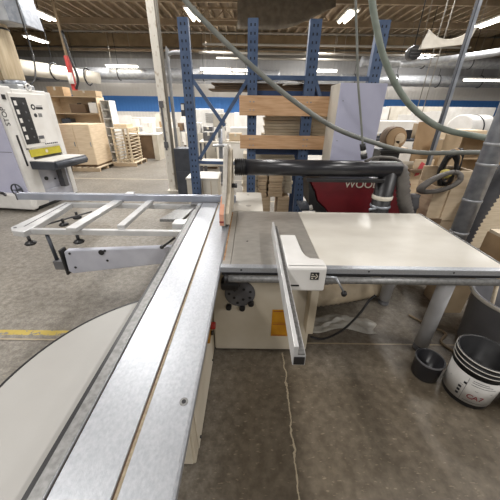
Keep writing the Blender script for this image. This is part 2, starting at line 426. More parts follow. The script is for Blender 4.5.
# rails
rl = MB().box(-.172, 1.58, 1.335, 1.376, .845, .884).build('front_rail', M['alu'], saw, .004)
MB().box(-.165, 1.58, 1.331, 1.336, .834, .85).build('rail_scale', M['black'], rl)
tr = MB().cyl((-.13, 1.318, .815), (1.58, 1.318, .815), .021, 20).build('guide_tube', M['alu_dull'], saw)
MB().cyl((-.15, 1.318, .815), (-.128, 1.318, .815), .027, 18).build('tube_cap', M['black'], tr)
MB().cyl((1.58, 1.318, .815), (1.6, 1.318, .815), .027, 18).build('tube_cap', M['black'], tr)
for x in (-.05, .2, .7, 1.2): MB().cyl((x, 1.334, .867), (x, 1.3335, .867), .006, 10).build('rail_bolt', M['black'], rl)
MB().box(-.19, -.07, 1.42, 1.508, .645, .715).build('tilt_handle_guard', M['black'], saw, .02)
# handwheel gauge
dg = MB().cyl((-.066, 1.495, .568), (-.066, 1.512, .568), .106, 40).build('angle_gauge', M['mgrey'], saw, .003)
for k in range(9):
    a = 2 * PI * k / 9 + .3; rr_ = .05 if k % 2 else .075
    MB().cyl((-.066 + rr_ * math.cos(a), 1.493, .568 + rr_ * math.sin(a)), (-.066 + rr_ * math.cos(a), 1.4955, .568 + rr_ * math.sin(a)), .010, 10).build('gauge_hole', M['black'], dg)
for x, z in ((-.146, .455), (-.05, .448), (.012, .49)):
    MB().cyl((x, 1.515, z), (x, 1.478, z), .021, 18).build('knob', M['black'], dg, .004)
lb = MB().box(.168, .315, 1.506, 1.511, .17, .425).build('warning_label', M['amber'], saw)
for k in range(4):
    MB().box(.176, .30 - .02 * (k % 2), 1.5045, 1.5065, (.41, .30, .285, .178)[k], (.415, .303, .288, .183)[k]).build('label_print_line', M['txt_r'], lb)
bs = MB().box(.46, .475, 1.60, 1.72, .22, .36).build('side_connector', M['black'], saw, .004)
# rip fence
rf = MB().prism([(.160, .874), (.160, .968), (.176, .968), (.176, .925), (.206, .925), (.206, .874)], 'y', .672, 1.85).build('rip_fence', M['alu_white'], saw, .002)
MB().prism([(.176, .926), (.176, .934), (.201, .934), (.201, .926)], 'y', .672, 1.85).build('fence_lip', M['alu_dull'], rf)
MB().box(.163, .203, .668, .672, .880, .918).build('fence_end_plug', M['black'], rf, .002)
hp = [(.21, 1.72), (.318, 1.72), (.322, 1.60), (.326, 1.48), (.338, 1.42), (.36, 1.39), (.41, 1.385), (.43, 1.37), (.435, 1.34), (.435, 1.285), (.21, 1.285)]
fh = MB().prism(hp, 'z', .888, .925).build('fence_head', M['white_m'], saw, .008)
MB().box(.21, .435, 1.272, 1.312, .765, .925).build('fence_head_front', M['white_m'], fh, .012)
MB().box(.232, .285, 1.269, 1.2725, .802, .811).build('fence_slot', M['black'], fh)
bg = MB().box(.343, .392, 1.2685, 1.2725, .848, .897).build('fence_badge', M['black'], fh, .001)
b = MB()
b.box(.349, .360, 1.2675, 1.269, .882, .888).box(.349, .360, 1.2675, 1.269, .856, .862).box(.347, .372, 1.2675, 1.269, .869, .875)
b.bar((.372, 1.268, .888), (.384, 1.268, .8725), .003, .005).bar((.384, 1.268, .8725), (.372, 1.268, .857), .003, .005)
b.build('badge_mark', M['txt_w'], bg)
lv = MB().cyl((.437, 1.30, .85), (.50, 1.29, .85), .008, 10).cyl((.495, 1.29, .855), (.55, 1.275, .765), .006, 10).build('fence_lever', M['alu'], fh)
MB().lathe([(0, -.018), (.013, -.014), (.018, 0), (.013, .014), (0, .018)], (.555, 1.272, .752), 16).build('lever_knob', M['black'], lv)
MB().box(.40, .452, 1.40, 1.50, .30, .70).build('saw_side_panel', M['cream_d'], saw, .004)
# blade guard (riving hood) over the slot and dust extraction arm
gp = [(1.93, .90), (1.97, .875), (2.56, .875), (2.56, 1.36), (2.52, 1.41), (2.46, 1.43), (2.38, 1.42), (2.30, 1.33), (2.14, 1.12), (1.93, .99)]
gd = MB().prism(gp, 'x', -.232, -.196).build('blade_guard', M['guard'], saw, .008)
MB().prism([(y + .03, z - .03) if z > 1 else (y + .03, z) for y, z in gp], 'x', -.196, -.166).build('guard_inner_plate', M['guardc'], gd, .004)
st = MB().prism([(1.925, .90), (1.925, .992), (2.09, 1.085), (2.10, 1.08), (1.94, .98), (1.94, .90)], 'x', -.238, -.205).build('guard_sticker', M['stick'], gd)
for k in range(6): MB().box(-.240, -.2045, 1.92 + k * .022, 1.923 + k * .022, .925 + k * .019, .937 + k * .019).build('sticker_print', M['txt_r'], st)
MB().cyl((-.17, 2.3, 1.12), (-.12, 2.3, 1.12), .02, 16).build('guard_knob', M['black'], gd)
arm = MB().cyl((-.10, 2.47, 1.245), (1.33, 2.47, 1.245), .069, 28).build('overhead_arm', M['black_sh'], saw)
pts, rs = ribbed([(-.145, 2.47, 1.245), (-.1, 2.47, 1.245), (-.05, 2.47, 1.245)], .072, .016, .07)
MB().tube(pts, rs, 24).build('arm_coupling', M['black'], arm)
for k in range(8):
    a = 2 * PI * k / 8; MB().cyl((-.152, 2.47 + .055 * math.cos(a), 1.245 + .055 * math.sin(a)), (-.146, 2.47 + .055 * math.cos(a), 1.245 + .055 * math.sin(a)), .006, 8).build('coupling_bolt', M['galv'], arm)
MB().box(.50, 1.25, 2.42, 2.50, 1.13, 1.165).build('arm_lower_rail', M['black'], arm, .006)
MB().tube(catmull([(1.0, 2.45, 1.31), (1.1, 2.46, 1.345), (1.25, 2.47, 1.34), (1.33, 2.47, 1.305)], 6), .012, 8).build('arm_top_cable', M['flex'], arm)
po = MB().cyl((1.25, 2.49, .0), (1.25, 2.49, 1.25), .085, 28).build('arm_post', M['black'], saw)
MB().lathe([(.0865, .965), (.092, .97), (.092, 1.0), (.0865, 1.005)], (1.25, 2.49, 0), 28).build('post_band', M['offwhite'], po)
MB().lathe([(.0865, .885), (.093, .89), (.093, .905), (.0865, .91)], (1.25, 2.49, 0), 28).build('hose_clamp', M['galv'], po)
MB().cyl((1.11, 2.40, .885), (1.18, 2.40, .905), .012, 10).build('clamp_screw', M['galv'], po)
pts, rs = ribbed([(1.29, 2.47, 1.26), (1.345, 2.47, 1.235), (1.40, 2.48, 1.12), (1.47, 2.5, .95), (1.57, 2.54, .78), (1.66, 2.6, .5)], .057, .042, .11)
MB().tube(pts, rs, 20).build('extraction_hose', M['flex'], saw)
MB().tube(catmull([(.46, 1.7, .62), (.54, 1.85, .40), (.6, 2.05, .13), (.62, 2.12, .02)], 6), .012, 10).build('cable', M['black'], saw)

# cross-cut outrigger on the left
cf = MB().box(-2.36, -.15, 2.62, 2.675, .865, .93).build('crosscut_fence', M['alu_blue'], saw, .003)
MB().box(-2.36, -.16, 2.637, 2.648, .9302, .9312).build('fence_channel', M['mgrey'], cf)
MB().box(-2.37, -2.36, 2.618, 2.677, .863, .932).build('fence_cap', M['mgrey'], cf)
MB().box(-.60, -.34, 2.56, 2.70, .84, .866).build('fence_mount', M['alu_dull'], cf, .004)
MB().box(-1.75, -.535, 1.93, 1.965, .80, .845).build('near_beam', M['alu_white'], saw, .004)
MB().box(-1.82, -.60, 2.585, 2.625, .80, .845).build('far_beam', M['alu_white'], saw, .004)
sb = MB().prism([(-1.915, 1.96), (-1.86, 1.90), (-1.745, 1.87), (-1.735, 1.99), (-1.80, 2.62), (-1.89, 2.62)], 'z', .80, .848).build('end_beam', M['alu_white'], saw, .006)
MB().prism([(-1.825, 1.98), (-1.815, 1.98), (-1.84, 2.58), (-1.85, 2.58)], 'z', .8475, .8495).build('beam_slot', M['mgrey'], sb)
MB().cyl((-1.87, 1.95, .847), (-1.87, 1.95, .851), .012, 12).build('beam_bolt', M['mgrey'], sb)
MB().bar((-1.385, 1.89, .862), (-1.33, 2.93, .862), .085, .032).build('cross_bar', M['alu_white'], saw, .004)
MB().bar((-1.03, 1.96, .862), (-1.02, 2.62, .862), .06, .032).build('cross_bar', M['alu_white'], saw, .004)
MB().prism([(-.80, 2.20), (-.60, 2.20), (-.535, 2.60), (-.68, 2.60)], 'z', .815, .842).build('guide_plate', M['alu_dull'], saw, .003)
MB().box(-.66, -.545, 2.08, 2.19, .795, .848).build('frame_clamp', M['alu_white'], saw, .006)
hk = MB().cyl((-.60, 1.93, .79), (-.68, 1.86, .745), .009, 10).build('clamp_handle', M['black'], saw)
MB().lathe([(0, -.016), (.014, -.01), (.017, 0), (.014, .01), (0, .016)], (-.69, 1.855, .742), 14).build('handle_knob', M['black'], hk)
for x, y in ((-1.74, 1.89), (-1.38, 1.93), (-1.72, 2.28), (-1.70, 2.46), (-1.17, 2.75)):
    pd = MB().cyl((x, y, .75), (x, y, .80), .012, 10).build('stop_pad', M['black'], saw)
    MB().lathe([(0, .735), (.036, .735), (.042, .745), (.03, .757), (.012, .765)], (x, y, 0), 20).build('rubber_pad', M['black'], pd)
MB().bar((-1.88, 2.1, .775), (-1.60, 2.55, .775), .012, .012).build('tension_rod', M['mgrey'], saw)
# telescopic swing arm
sa = MB().prism([(-1.51, .49), (-1.495, .67), (-1.475, .685), (-.53, .735), (-.53, .60), (-1.48, .467)], 'y', 1.88, 1.93).build('swing_arm', M['alu_lav'], saw, .008)
for x, z in ((-1.45, .66), (-1.44, .53), (-1.16, .60), (-1.16, .69)): MB().cyl((x, 1.876, z), (x, 1.881, z), .010, 12).build('arm_screw', M['black'], sa)
MB().cyl((-1.19, 1.872, .675), (-1.19, 1.882, .675), .022, 18).build('arm_hole', M['black'], sa)
MB().box(-1.53, -1.512, 1.87, 1.94, .46, .69).build('arm_end_plate', M['black'], sa, .003)
MB().box(-1.62, -1.53, 1.885, 1.945, .50, .58).build('arm_block', M['mgrey'], sa, .004)
MB().cyl((-1.60, 1.915, .58), (-1.64, 1.955, .80), .014, 14).build('support_post', M['dgrey'], sa)

# ================================================================== NEAR RIGHT : BUCKETS, CAN, LEGS, HOSES
def ring_wall(prof_out, prof_in): return prof_out + prof_in[::-1]
bk = thing('bucket', 'large black plastic bucket with white printed label and ribbed rim', 'bucket', (1.49, 1.19, 0))
MB().lathe([(0, 0), (.128, 0), (.132, .006), (.145, .30), (.150, .30), (.150, .31), (.146, .312), (.146, .335), (.153, .336), (.153, .345), (.147, .348), (.147, .368), (.154, .370), (.154, .378), (.146, .380),
            (.141, .375), (.126, .02), (0, .02)], (1.49, 1.19, 0), 48).build('bucket_body', M['black'], bk)
M['ring'] = mat('pale_rim_plastic', (226, 222, 214), .4)
M['labelw'] = mat('white_label_paper', (206, 204, 200), 0.5, 0.0, (190, 188, 184), 8)
for z0, z1, r in ((.302, .309, .1515), (.337, .344, .1545), (.3715, .3785, .1555)):
    MB().lathe([(r - .002, z0), (r, z0 + .002), (r, z1 - .002), (r - .002, z1)], (1.49, 1.19, 0), 48).build('rim_ring', M['ring'], bk)
def arc_patch(c, z0, z1, r0, r1, a0, a1, nseg=24):
    b = MB(); a0, a1 = R(a0), R(a1)
    def fn(u, v):
        a = a0 + (a1 - a0) * u; r = r0 + (r1 - r0) * v
        return (c[0] + r * math.cos(a), c[1] + r * math.sin(a), z0 + (z1 - z0) * v)
    return b.grid(fn, nseg, 1)
lab = arc_patch((1.49, 1.19), .04, .262, .1352, .1452, 150, 345, 48).build('bucket_label', M['labelw'], bk, solid=-.0008)
def label_mark(a, z, w, h, m, name='label_mark', zz=0):
    r = .1335 + (.145 - .1325) * (z / .30) + .0035
    return arc_patch((1.49, 1.19), z, z + h, r, r + h * .042, a, a + w, 4).build(name, m, lab)
for k, z in enumerate((.075, .105, .135, .185)): label_mark(203 + (k == 3) * 7, z, 7, .018, M['txt_b'])
label_mark(216, .05, .8, .20, M['mgrey']); label_mark(175, .165, 130, .003, M['mgrey'])
for k, z in enumerate((.205, .225, .24)): label_mark(224, z, 50 - 9 * k, .004, M['mgrey'])
label_mark(222, .06, 60, .003, M['mgrey'])
# "CA7" lettering wrapped on the label
for ch, a in (('C', 233), ('A', 245), ('7', 257)):
    ar = R(a); r = .1405
    mt = Matrix.Translation((1.49 + r * math.cos(ar), 1.19 + r * math.sin(ar), .105)) @ Matrix.Rotation(ar + PI / 2, 4, 'Z') @ Matrix.Rotation(PI / 2, 4, 'X')
    text(ch, .05, mt, 'label_letter', M['txt_r'], lab, .0006)
b2 = thing('bucket', 'black and white bucket cut off by right edge beside large labelled bucket', 'bucket', (1.785, 1.04, 0))
MB().lathe([(0, 0), (.128, 0), (.134, .04), (.147, .35), (.152, .352), (.152, .37), (.144, .372), (.126, .02), (0, .02)], (1.785, 1.04, 0), 40).build('bucket_body', M['black'], b2)
MB().lathe([(.1352, .045), (.1475, .30)], (1.785, 1.04, 0), 40).build('bucket_label', M['labelw'], b2, solid=.0008)
b3 = thing('pot', 'small open black pot on floor beside front table leg', 'pot', (1.288, 1.325, 0))
MB().lathe([(0, 0), (.080, 0), (.086, .008), (.090, .150), (.093, .158), (.089, .163), (.083, .158), (.078, .012), (0, .012)], (1.288, 1.325, 0), 36).build('pot_body', M['black_sh'], b3)
MB().lathe([(.0905, .145), (.095, .150), (.095, .158), (.090, .164)], (1.288, 1.325, 0), 36).build('pot_rim', M['mgrey'], b3)
tc_ = thing('trash_can', 'big grey plastic trash can behind large labelled bucket', 'trash can', (1.985, 1.60, 0))
MB().lathe([(0, 0), (.21, 0), (.22, .015), (.258, .455), (.278, .468), (.278, .49), (.27, .50), (.25, .49), (.247, .455), (.205, .03), (0, .03)], (1.985, 1.60, 0), 48).build('can_body', mat('grey_can_plastic', (126, 126, 130), .5, 0, (112, 112, 116), 5), tc_)
MB().lathe([(.279, .470), (.284, .474), (.284, .488), (.276, .497)], (1.985, 1.60, 0), 48).build('can_rim', mat('grey_can_rim', (206, 200, 188), .5), tc_)
hd = MB().box(1.80, 1.97, 1.30, 1.36, .33, .365).box(1.80, 1.82, 1.30, 1.38, .33, .42).box(1.95, 1.97, 1.30, 1.36, .33, .42).build('can_handle', M['mgrey'], tc_, .01)
single(MB().cyl((1.93, 1.62, .04), (1.83, 1.66, .66), .014, 12), 'wooden_stick', M['lumber'], 'pale wooden stick standing in big grey trash can', 'stick', (1.93, 1.62, .05))
pl = thing('pole', 'slim grey pole wrapped with green tape standing in trash can', 'pole', (2.02, 1.6, .05))
MB().cyl((1.97, 1.63, .04), (1.81, 1.43, .93), .013, 14).build('pole_shaft', M['galv'], pl)
mg = mat('green_tape', (78, 132, 100), .6, 0, (128, 150, 132), 30)
MB().cyl((1.883, 1.521, .525), (1.863, 1.497, .635), .0145, 14).build('tape_wrap', mg, pl)
MB().cyl((1.826, 1.450, .84), (1.813, 1.433, .915), .0145, 14).build('tape_wrap', mg, pl)

fd = thing('flexible_duct', 'wide beige flexible duct lying on floor under side table', 'duct', (.9, 2.05, 0))
M['flex_b2'] = mat('beige_duct_cloth', (206, 190, 164), 0.6, 0.0, (184, 168, 142), 8)
pts, rs = ribbed([(.48, 2.08, .105), (.7, 2.10, .105), (1.0, 2.18, .10), (1.36, 2.30, .10)], .098, .05, .05)
MB().tube(pts, rs, 24).build('duct_hose', M['flex_b2'], fd)
MB().tube([(1.36, 2.30, .11), (1.40, 2.31, .11)], .105, 24).build('duct_clamp', M['black'], fd)
pts, rs = ribbed([(1.40, 2.31, .11), (1.48, 2.36, .11), (1.56, 2.46, .12)], .075, .03, .08)
MB().tube(pts, rs, 20).build('duct_tail', M['plastic'], fd)
def crumple(x0, x1, y0, y1, h, seed):
    rnd = random.Random(seed); ph_ = [rnd.uniform(0, 6) for _ in range(6)]
    def fn(u, v):
        x = x0 + (x1 - x0) * u; y = y0 + (y1 - y0) * v
        e = min(u, 1 - u, v, 1 - v) * 4; e = min(1, e)
        z = .004 + h * e * (.5 + .25 * math.sin(9 * u + ph_[0] + 4 * v) + .25 * math.sin(14 * v + ph_[1] - 6 * u)) + .012 * e * math.sin(31 * u + 23 * v + ph_[2])
        return (x + .03 * math.sin(7 * v + ph_[3]), y + .03 * math.sin(8 * u + ph_[4]), max(.003, z))
    return MB().grid(fn, 30, 22)
single(crumple(.52, 1.12, 1.74, 1.93, .05, 3), 'plastic_sheet', M['plastic'], 'crumpled clear plastic sheet on floor in front of beige duct', 'plastic sheet', (.8, 1.8, 0), solid=.002)
single(MB().tube(catmull([(.99, 1.70, .42), (.93, 1.66, .40), (.86, 1.62, .30), (.75, 1.60, .15), (.62, 1.62, .03), (.52, 1.66, .012)], 8), .009, 8), 'power_cord', M['black'], 'dark power cord hanging under side table to floor', 'cord', (.8, 1.65, 0))
single(MB().tube(catmull([(1.50, 1.95, .012), (1.62, 1.80, .012), (1.70, 1.72, .012), (1.60, 1.62, .012), (1.66, 1.50, .012)], 8), .010, 8), 'air_line', M['flex_b'], 'thin brown air line on floor beside trash can', 'air line', (1.6, 1.7, 0))

# big galvanised pipe and ribbed hose at right
gpz = thing('dust_pipe', 'grey galvanised dust pipe standing behind right end of side table', 'pipe', (2.12, 2.5, 0))
MB().cyl((2.12, 2.5, .0), (2.12, 2.5, 4.6), .078, 28).build('pipe_tube', M['galv'], gpz)
for z in (.62, .95, 1.28, 1.45): MB().lathe([(.0785, z), (.083, z + .006), (.083, z + .02), (.0785, z + .026)], (2.12, 2.5, 0), 28).build('pipe_seam', M['galv_d'], gpz)
pts, rs = ribbed([(2.66, 2.78, 1.62), (2.60, 2.76, 1.35), (2.50, 2.72, 1.10), (2.40, 2.68, .88), (2.33, 2.66, .55), (2.33, 2.66, .1)], .082, .045, .10)
rh = single(MB().tube(pts, rs, 24), 'ribbed_hose', M['flex_d'], 'thick dark ribbed hose hanging right of galvanised dust pipe', 'hose', (2.33, 2.66, 0))
# strut channel
stc = thing('steel_strut', 'slim grey steel strut channel rising to ceiling right of hanging sheet', 'strut', (2.19, 3.44, 0))
MB().prism([(2.175, 3.420), (2.217, 3.420), (2.217, 3.462), (2.207, 3.462), (2.207, 3.430), (2.185, 3.430), (2.185, 3.462), (2.175, 3.462)], 'z', 0, 6.5).build('strut_channel', M['galv'], stc)
MB().box(2.174, 2.184, 3.418, 3.4605, 0, 6.5).build('strut_side_flange', M['dgrey'], stc)
MB().box(2.14, 2.24, 3.4, 3.5, 0, .008).build('foot_plate', M['galv'], stc)

# hanging hoses
single(MB().tube(catmull([(-.60, 2.78, 2.58), (-.544, 2.8, 2.468), (-.315, 2.8, 2.27), (-.066, 2.8, 2.081), (.345, 2.8, 1.801), (.795, 2.8, 1.558), (1.205, 2.8, 1.43), (1.466, 2.8, 1.369), (1.77, 2.8, 1.344), (2.22, 2.70, 1.366), (2.44, 2.6, 1.32), (2.8, 2.45, 1.25)], 10), .0215, 14),
       'air_hose', M['hosed'], 'plain grey air hose sagging from top left across the rack', 'hose', (.345, 2.8, 1.8))
single(MB().tube(catmull([(.90, 2.8, 2.65), (.94, 2.8, 2.484), (1.007, 2.8, 2.329), (1.113, 2.8, 2.13), (1.269, 2.8, 1.928), (1.451, 2.8, 1.759), (1.68, 2.8, 1.62), (1.896, 2.8, 1.545), (2.16, 2.70, 1.50), (2.36, 2.6, 1.46), (2.7, 2.45, 1.38)], 10), .027, 14),
       'air_hose', M['hoseg'], 'grey green hose curving down from top centre to right edge', 'hose', (1.269, 2.8, 1.93))
cb = thing('drop_cable', 'thin vertical cable with black plug ending above overhead arm', 'cable', (.99, 2.45, 1.36))
MB().tube(catmull([(.70, 2.45, 2.6), (.711, 2.45, 2.385), (.762, 2.45, 2.163), (.819, 2.45, 1.916), (.899, 2.45, 1.638), (.955, 2.45, 1.44)], 8), .009, 8).build('cable_cord', M['hosed'], cb)
MB().cyl((.95, 2.45, 1.455), (.967, 2.45, 1.405), .024, 14).cyl((.977, 2.45, 1.375), (.99, 2.45, 1.335), .028, 14).build('plug', M['black'], cb)
MB().cyl((.967, 2.45, 1.406), (.977, 2.45, 1.375), .022, 14).build('plug_collar', M['white'], cb)

# ================================================================== RED MACHINE behind the side table
rm = thing('red_machine', 'dark red machine with silver lettering behind side table', 'machine', (1.2, 3.0, 0))
MB().prism([(.63, 1.095), (1.61, 1.095), (1.66, 1.04), (1.66, .12), (.875, .12), (.855, .70), (.80, .775), (.715, .846), (.68, .952), (.63, 1.02)], 'y', 2.77, 3.22).build('machine_body', M['red'], rm, .012)
MB().box(.9, 1.64, 2.80, 3.2, 0, .12).build('machine_base', M['black'], rm, .01)
MB().box(.52, 1.60, 2.78, 3.21, 1.097, 1.13).build('machine_top', M['black'], rm, .006)
MB().prism([(.59, 1.068), (.66, .952), (.705, .846), (.785, .78), (.84, .72), (.84, .12), (.80, .12), (.785, .675), (.62, .81)], 'y', 2.75, 3.1).build('side_casting', M['black'], rm, .006)
MB().box(.55, .85, 2.80, 3.1, .725, .75).build('feed_table', M['dgrey'], rm, .004)
MB().cyl((.645, 2.72, .775), (.645, 2.80, .82), .018, 12).build('feed_knob', M['white'], rm)
text('WOOD', .108, facing_south((1.155, 2.7665, 1.03)), 'lettering', M['txt_w'], rm, .002)

# ================================================================== BLUE PALLET RACK
rk = thing('pallet_rack', 'blue perforated steel pallet rack with two pine planks across its posts', 'rack', (.33, 3.8, 0))
def post(x, y, w):
    p = MB()
    p.box(x - w / 2, x + w / 2, y, y + .012, 0, 2.59).box(x - w / 2, x - w / 2 + .01, y + .012, y + .085, 0, 2.59).box(x + w / 2 - .01, x + w / 2, y + .012, y + .085, 0, 2.59)
    nf = len(p.bm.faces); z = .10
    while z < 2.55:
        for sx in (-.022, .022): p.box(x + sx - .0075, x + sx + .0075, y - .0015, y + .001, z - .013, z + .013)
        z += .076
    p.bm.faces.ensure_lookup_table()
    for f in p.bm.faces[nf:]: f.material_index = 1
    o = p.build('post', M['blue_s'], rk); o.data.materials.append(M['hole'])
    MB().box(x - .085, x + .085, y - .03, y + .11, 0, .008).build('foot_plate', M['blue_d'], o)
for x in (-.775, .0, .692, 1.443): post(x, 3.75, .118 if x < .5 else .13)
for x in (.0, .692, 1.443):
    MB().box(x - .04, x + .04, 4.41, 4.48, 0, 1.9).build('rear_post', M['blue_d'], rk)
MB().box(-.72, 1.39, 3.766, 3.80, 2.022, 2.068).build('tie_beam', M['blue_s'], rk)
for a, c in (((-.73, 3.785, 2.026), (-.346, 3.785, 1.514)), ((-.053, 3.785, 2.026), (-.705, 3.80, 1.10)), ((.755, 3.785, 2.026), (.904, 3.785, 1.70)), ((-.053, 3.785, 1.048), (-.718, 3.785, 1.062))):
    MB().bar(a, c, .04, .042, (0, 1, 0)).build('brace', M['blue_s'], rk)
MB().box(-.155, .985, 3.708, 3.748, 1.64, 1.856).build('plank', M['pine'], rk, .003)
MB().box(-.148, 1.01, 3.708, 3.748, 1.252, 1.414).build('plank', M['pine'], rk, .003)
for x in (.0, .692):
    for z in (1.70, 1.79, 1.295, 1.37): [MB().cyl((x + q, 3.703, z), (x + q, 3.709, z), .008, 8).build('bolt', M['galv'], rk) for q in (-.022, .022)]
for z in (1.234, 1.913):
    for y in (3.84, 4.35): MB().box(-.04, 1.48, y, y + .045, z - .07, z).build('shelf_beam', M['blue_d'], rk)
# boards on the rack
def boards(label, group, x0, x1, y0, y1, z, n_, t, m, seed, jx=.06, gap=.004):
    rnd = random.Random(seed); names = ['bottom', 'second', 'third', 'fourth', 'fifth', 'sixth', 'seventh', 'eighth', 'ninth', 'tenth', 'eleventh', 'twelfth']
    for k in range(n_):
        a = rnd.uniform(-jx, jx) ; c = rnd.uniform(-jx, jx); d = rnd.uniform(0, .03)
        pos = 'bottom' if k == 0 else ('top' if k == n_ - 1 else names[k] + ' from bottom')
        single(MB().box(x0 + a, x1 + c, y0 + d, y1, z, z + t - gap), 'board', m, label % pos, 'board', ((x0 + x1) / 2, (y0 + y1) / 2, z), group, .003)
        z += t
boards('pale board, %s in stack between rack planks', 'pale boards between the planks', .16, 1.30, 3.90, 4.30, 1.236, 12, .0346, M['lumber'], 4, .03, .003)
boards('cream board, %s in stack on low rack shelf', 'cream boards on the low rack shelf', -.13, .62, 4.02, 4.36, .572, 12, .048, M['lumw'], 5, .012, .003)
boards('long dark board, %s in upper rack pile', 'dark boards on the upper rack shelf', -.50, 1.06, 3.86, 4.25, 1.914, 4, .021, M['brown'], 8, .08, .003)
boards('brown offcut, %s in short pile behind arm', 'brown offcuts on the low rack shelf', .10, .235, 3.83, 4.0, .572, 6, .056, M['lumber_d'], 9, .012, .005)
boards('tall pile plank, %s beside brown offcuts behind arm', 'tall pile of planks on the low rack shelf', .255, .46, 3.83, 4.0, .572, 10, .045, M['lumber_d'], 10, .012, .003)
for x0, lab in ((-.13, 'leftmost timber block under cream boards in rack'), (.12, 'middle timber block under brown offcuts in rack'), (.40, 'rightmost timber block under tall plank pile in rack')):
    single(MB().box(x0, x0 + .17, 3.845, 4.34, 0, .57), 'timber_block', M['lumber_d'], lab, 'timber block', (x0 + .085, 4.1, 0), bevel=.006)
single(MB().grid(lambda u, v: (.0 + .70 * u, 3.842 + .31 * v, 2.035 + .066 * math.sin(PI * u) * (1 - .4 * v) - .065 * u * (1 - u) * 4 * (1 - v) + .010 * math.sin(15 * u + 5 * v)), 24, 8), 'plastic_wrap', M['tarp'],
       'dark plastic wrap draped over boards on upper rack shelf', 'plastic wrap', (.33, 3.95, 2.03), solid=.005)
single(MB().grid(lambda u, v: (.37 + .33 * u, 3.816 + .010 * v, 1.965 + .066 * u * u + .014 * v + .007 * math.sin(8 * u)), 12, 3), 'foam_strip', M['sheet'],
       'pale curved foam strip hanging at edge of dark wrap', 'foam strip', (.53, 3.82, 1.98), solid=.008)
# pale lumber behind rack
# grey cabinet at left rack post
gc = thing('electrical_cabinet', 'dark grey metal cabinet on floor left of blue rack post', 'cabinet', (-1.42, 5.95, 0))
MB().box(-1.60, -1.22, 5.80, 6.15, .03, .98).build('cabinet_body', M['dgrey'], gc, .008)
MB().box(-1.59, -1.23, 5.785, 5.80, .05, .52).build('cabinet_door', M['dgrey'], gc, .004)
MB().box(-1.27, -1.255, 5.775, 5.785, .25, .36).build('cabinet_handle', M['galv'], gc)
MB().box(-1.58, -1.24, 5.83, 6.12, 0, .03).build('cabinet_plinth', M['black'], gc)
sb2 = thing('switch_box', 'small grey switch box with white display on left side of rack post', 'switch box', (-.86, 3.77, 1.62))
MB().box(-.885, -.835, 3.75, 3.81, 1.62, 1.766).build('box_body', M['dgrey'], sb2, .004)
MB().box(-.878, -.845, 3.745, 3.751, 1.69, 1.75).build('display', M['white'], sb2)

# tall lavender cabinet
lc = thing('tall_cabinet', 'tall pale lavender cabinet with cream side behind the arm', 'cabinet', (1.18, 3.5, 0))
MB().box(.932, 1.425, 3.315, 3.70, .06, 1.965).build('cabinet_carcass', M['offwhite'], lc, .004)
MB().box(.932, 1.425, 3.30, 3.314, .07, 1.965).build('cabinet_door', M['lav'], lc, .003)
MB().box(.95, 1.41, 3.33, 3.69, 0, .06).build('cabinet_plinth', M['black'], lc)
for z in (.2, .6, 1.0, 1.4, 1.8): MB().cyl((.98, 3.298, z), (.98, 3.3005, z), .005, 8).build('door_screw', M['mgrey'], lc)

# ================================================================== RIGHT SIDE CLUTTER
def simple_board(label, x, y, w, h, t, m, lean=6, rz=0, name='sheet', cat='board', group=None, z=0):
    b = MB().box(-w / 2, w / 2, 0, t, 0, h); o = b.build(name, m, None, .002)
    o.location = (x, y, z); o.rotation_euler = (R(-lean), 0, R(rz)); return tag(o, label, cat, group)
wb = thing('workbench', 'black topped workbench behind side table with spool on it', 'workbench', (2.1, 4.35, 0))
MB().box(1.90, 2.30, 4.16, 4.6, 1.16, 1.20).build('bench_top', M['black'], wb, .004)
MB().box(1.92, 2.20, 4.18, 4.58, .06, 1.16).build('bench_body', M['black'], wb, .006)
MB().box(1.94, 2.18, 4.20, 4.56, 0, .06).build('bench_plinth', M['black'], wb)
sp = thing('spool', 'round brown cardboard spool standing end on upon black workbench', 'spool', (2.11, 4.3, 1.2))
MB().cyl((2.11, 4.22, 1.358), (2.11, 4.42, 1.358), .155, 36).build('spool_roll', M['brown'], sp, .006)
MB().cyl((2.11, 4.205, 1.358), (2.11, 4.225, 1.358), .143, 36).build('spool_face', M['card'], sp, .004)
MB().cyl((2.155, 4.19, 1.36), (2.155, 4.206, 1.36), .072, 24).build('spool_hub', M['ply'], sp, .003)
MB().box(2.09, 2.16, 4.19, 4.205, 1.215, 1.33).build('spool_tab', M['ply'], sp, .003)
single(MB().box(2.225, 2.30, 4.17, 4.40, 1.20, 1.235), 'wood_scrap', M['ply'], 'small pale wood scrap beside spool on workbench', 'wood scrap', (2.26, 4.3, 1.2), bevel=.004)
simple_board('grey beige board leaning below spool with pink paint mark', 2.36, 4.055, .32, 1.06, .02, M['offwhite'], 3)
pb = thing('sheet', 'tan board with pink red spray mark standing behind side table', 'board', (2.50, 4.05, 0))
MB().box(2.36, 2.64, 4.02, 4.04, 0, 1.10).build('panel', M['ply'], pb, .002)
MB().prism([(2.41, .86), (2.47, .88), (2.52, 1.04), (2.46, 1.07), (2.43, .97)], 'y', 4.016, 4.0205).build('spray_mark', M['pink'], pb)
MB().box(2.28, 2.62, 3.92, 4.02, .93, .97).build('ledge', M['brown'], pb, .003)
simple_board('tall tan board standing left of the steel strut', 2.60, 4.22, .34, 1.58, .02, M['card'], 3)
simple_board('darker narrow board standing against tall tan board', 2.70, 4.10, .16, 1.36, .02, M['mdf'], 3)
simple_board('tan board standing right of the steel strut', 2.86, 3.95, .30, 1.22, .02, M['mdf'], 4)
simple_board('wide tan board standing behind dust pipe', 2.72, 3.30, .55, .86, .02, M['mdf'], 6, -8)
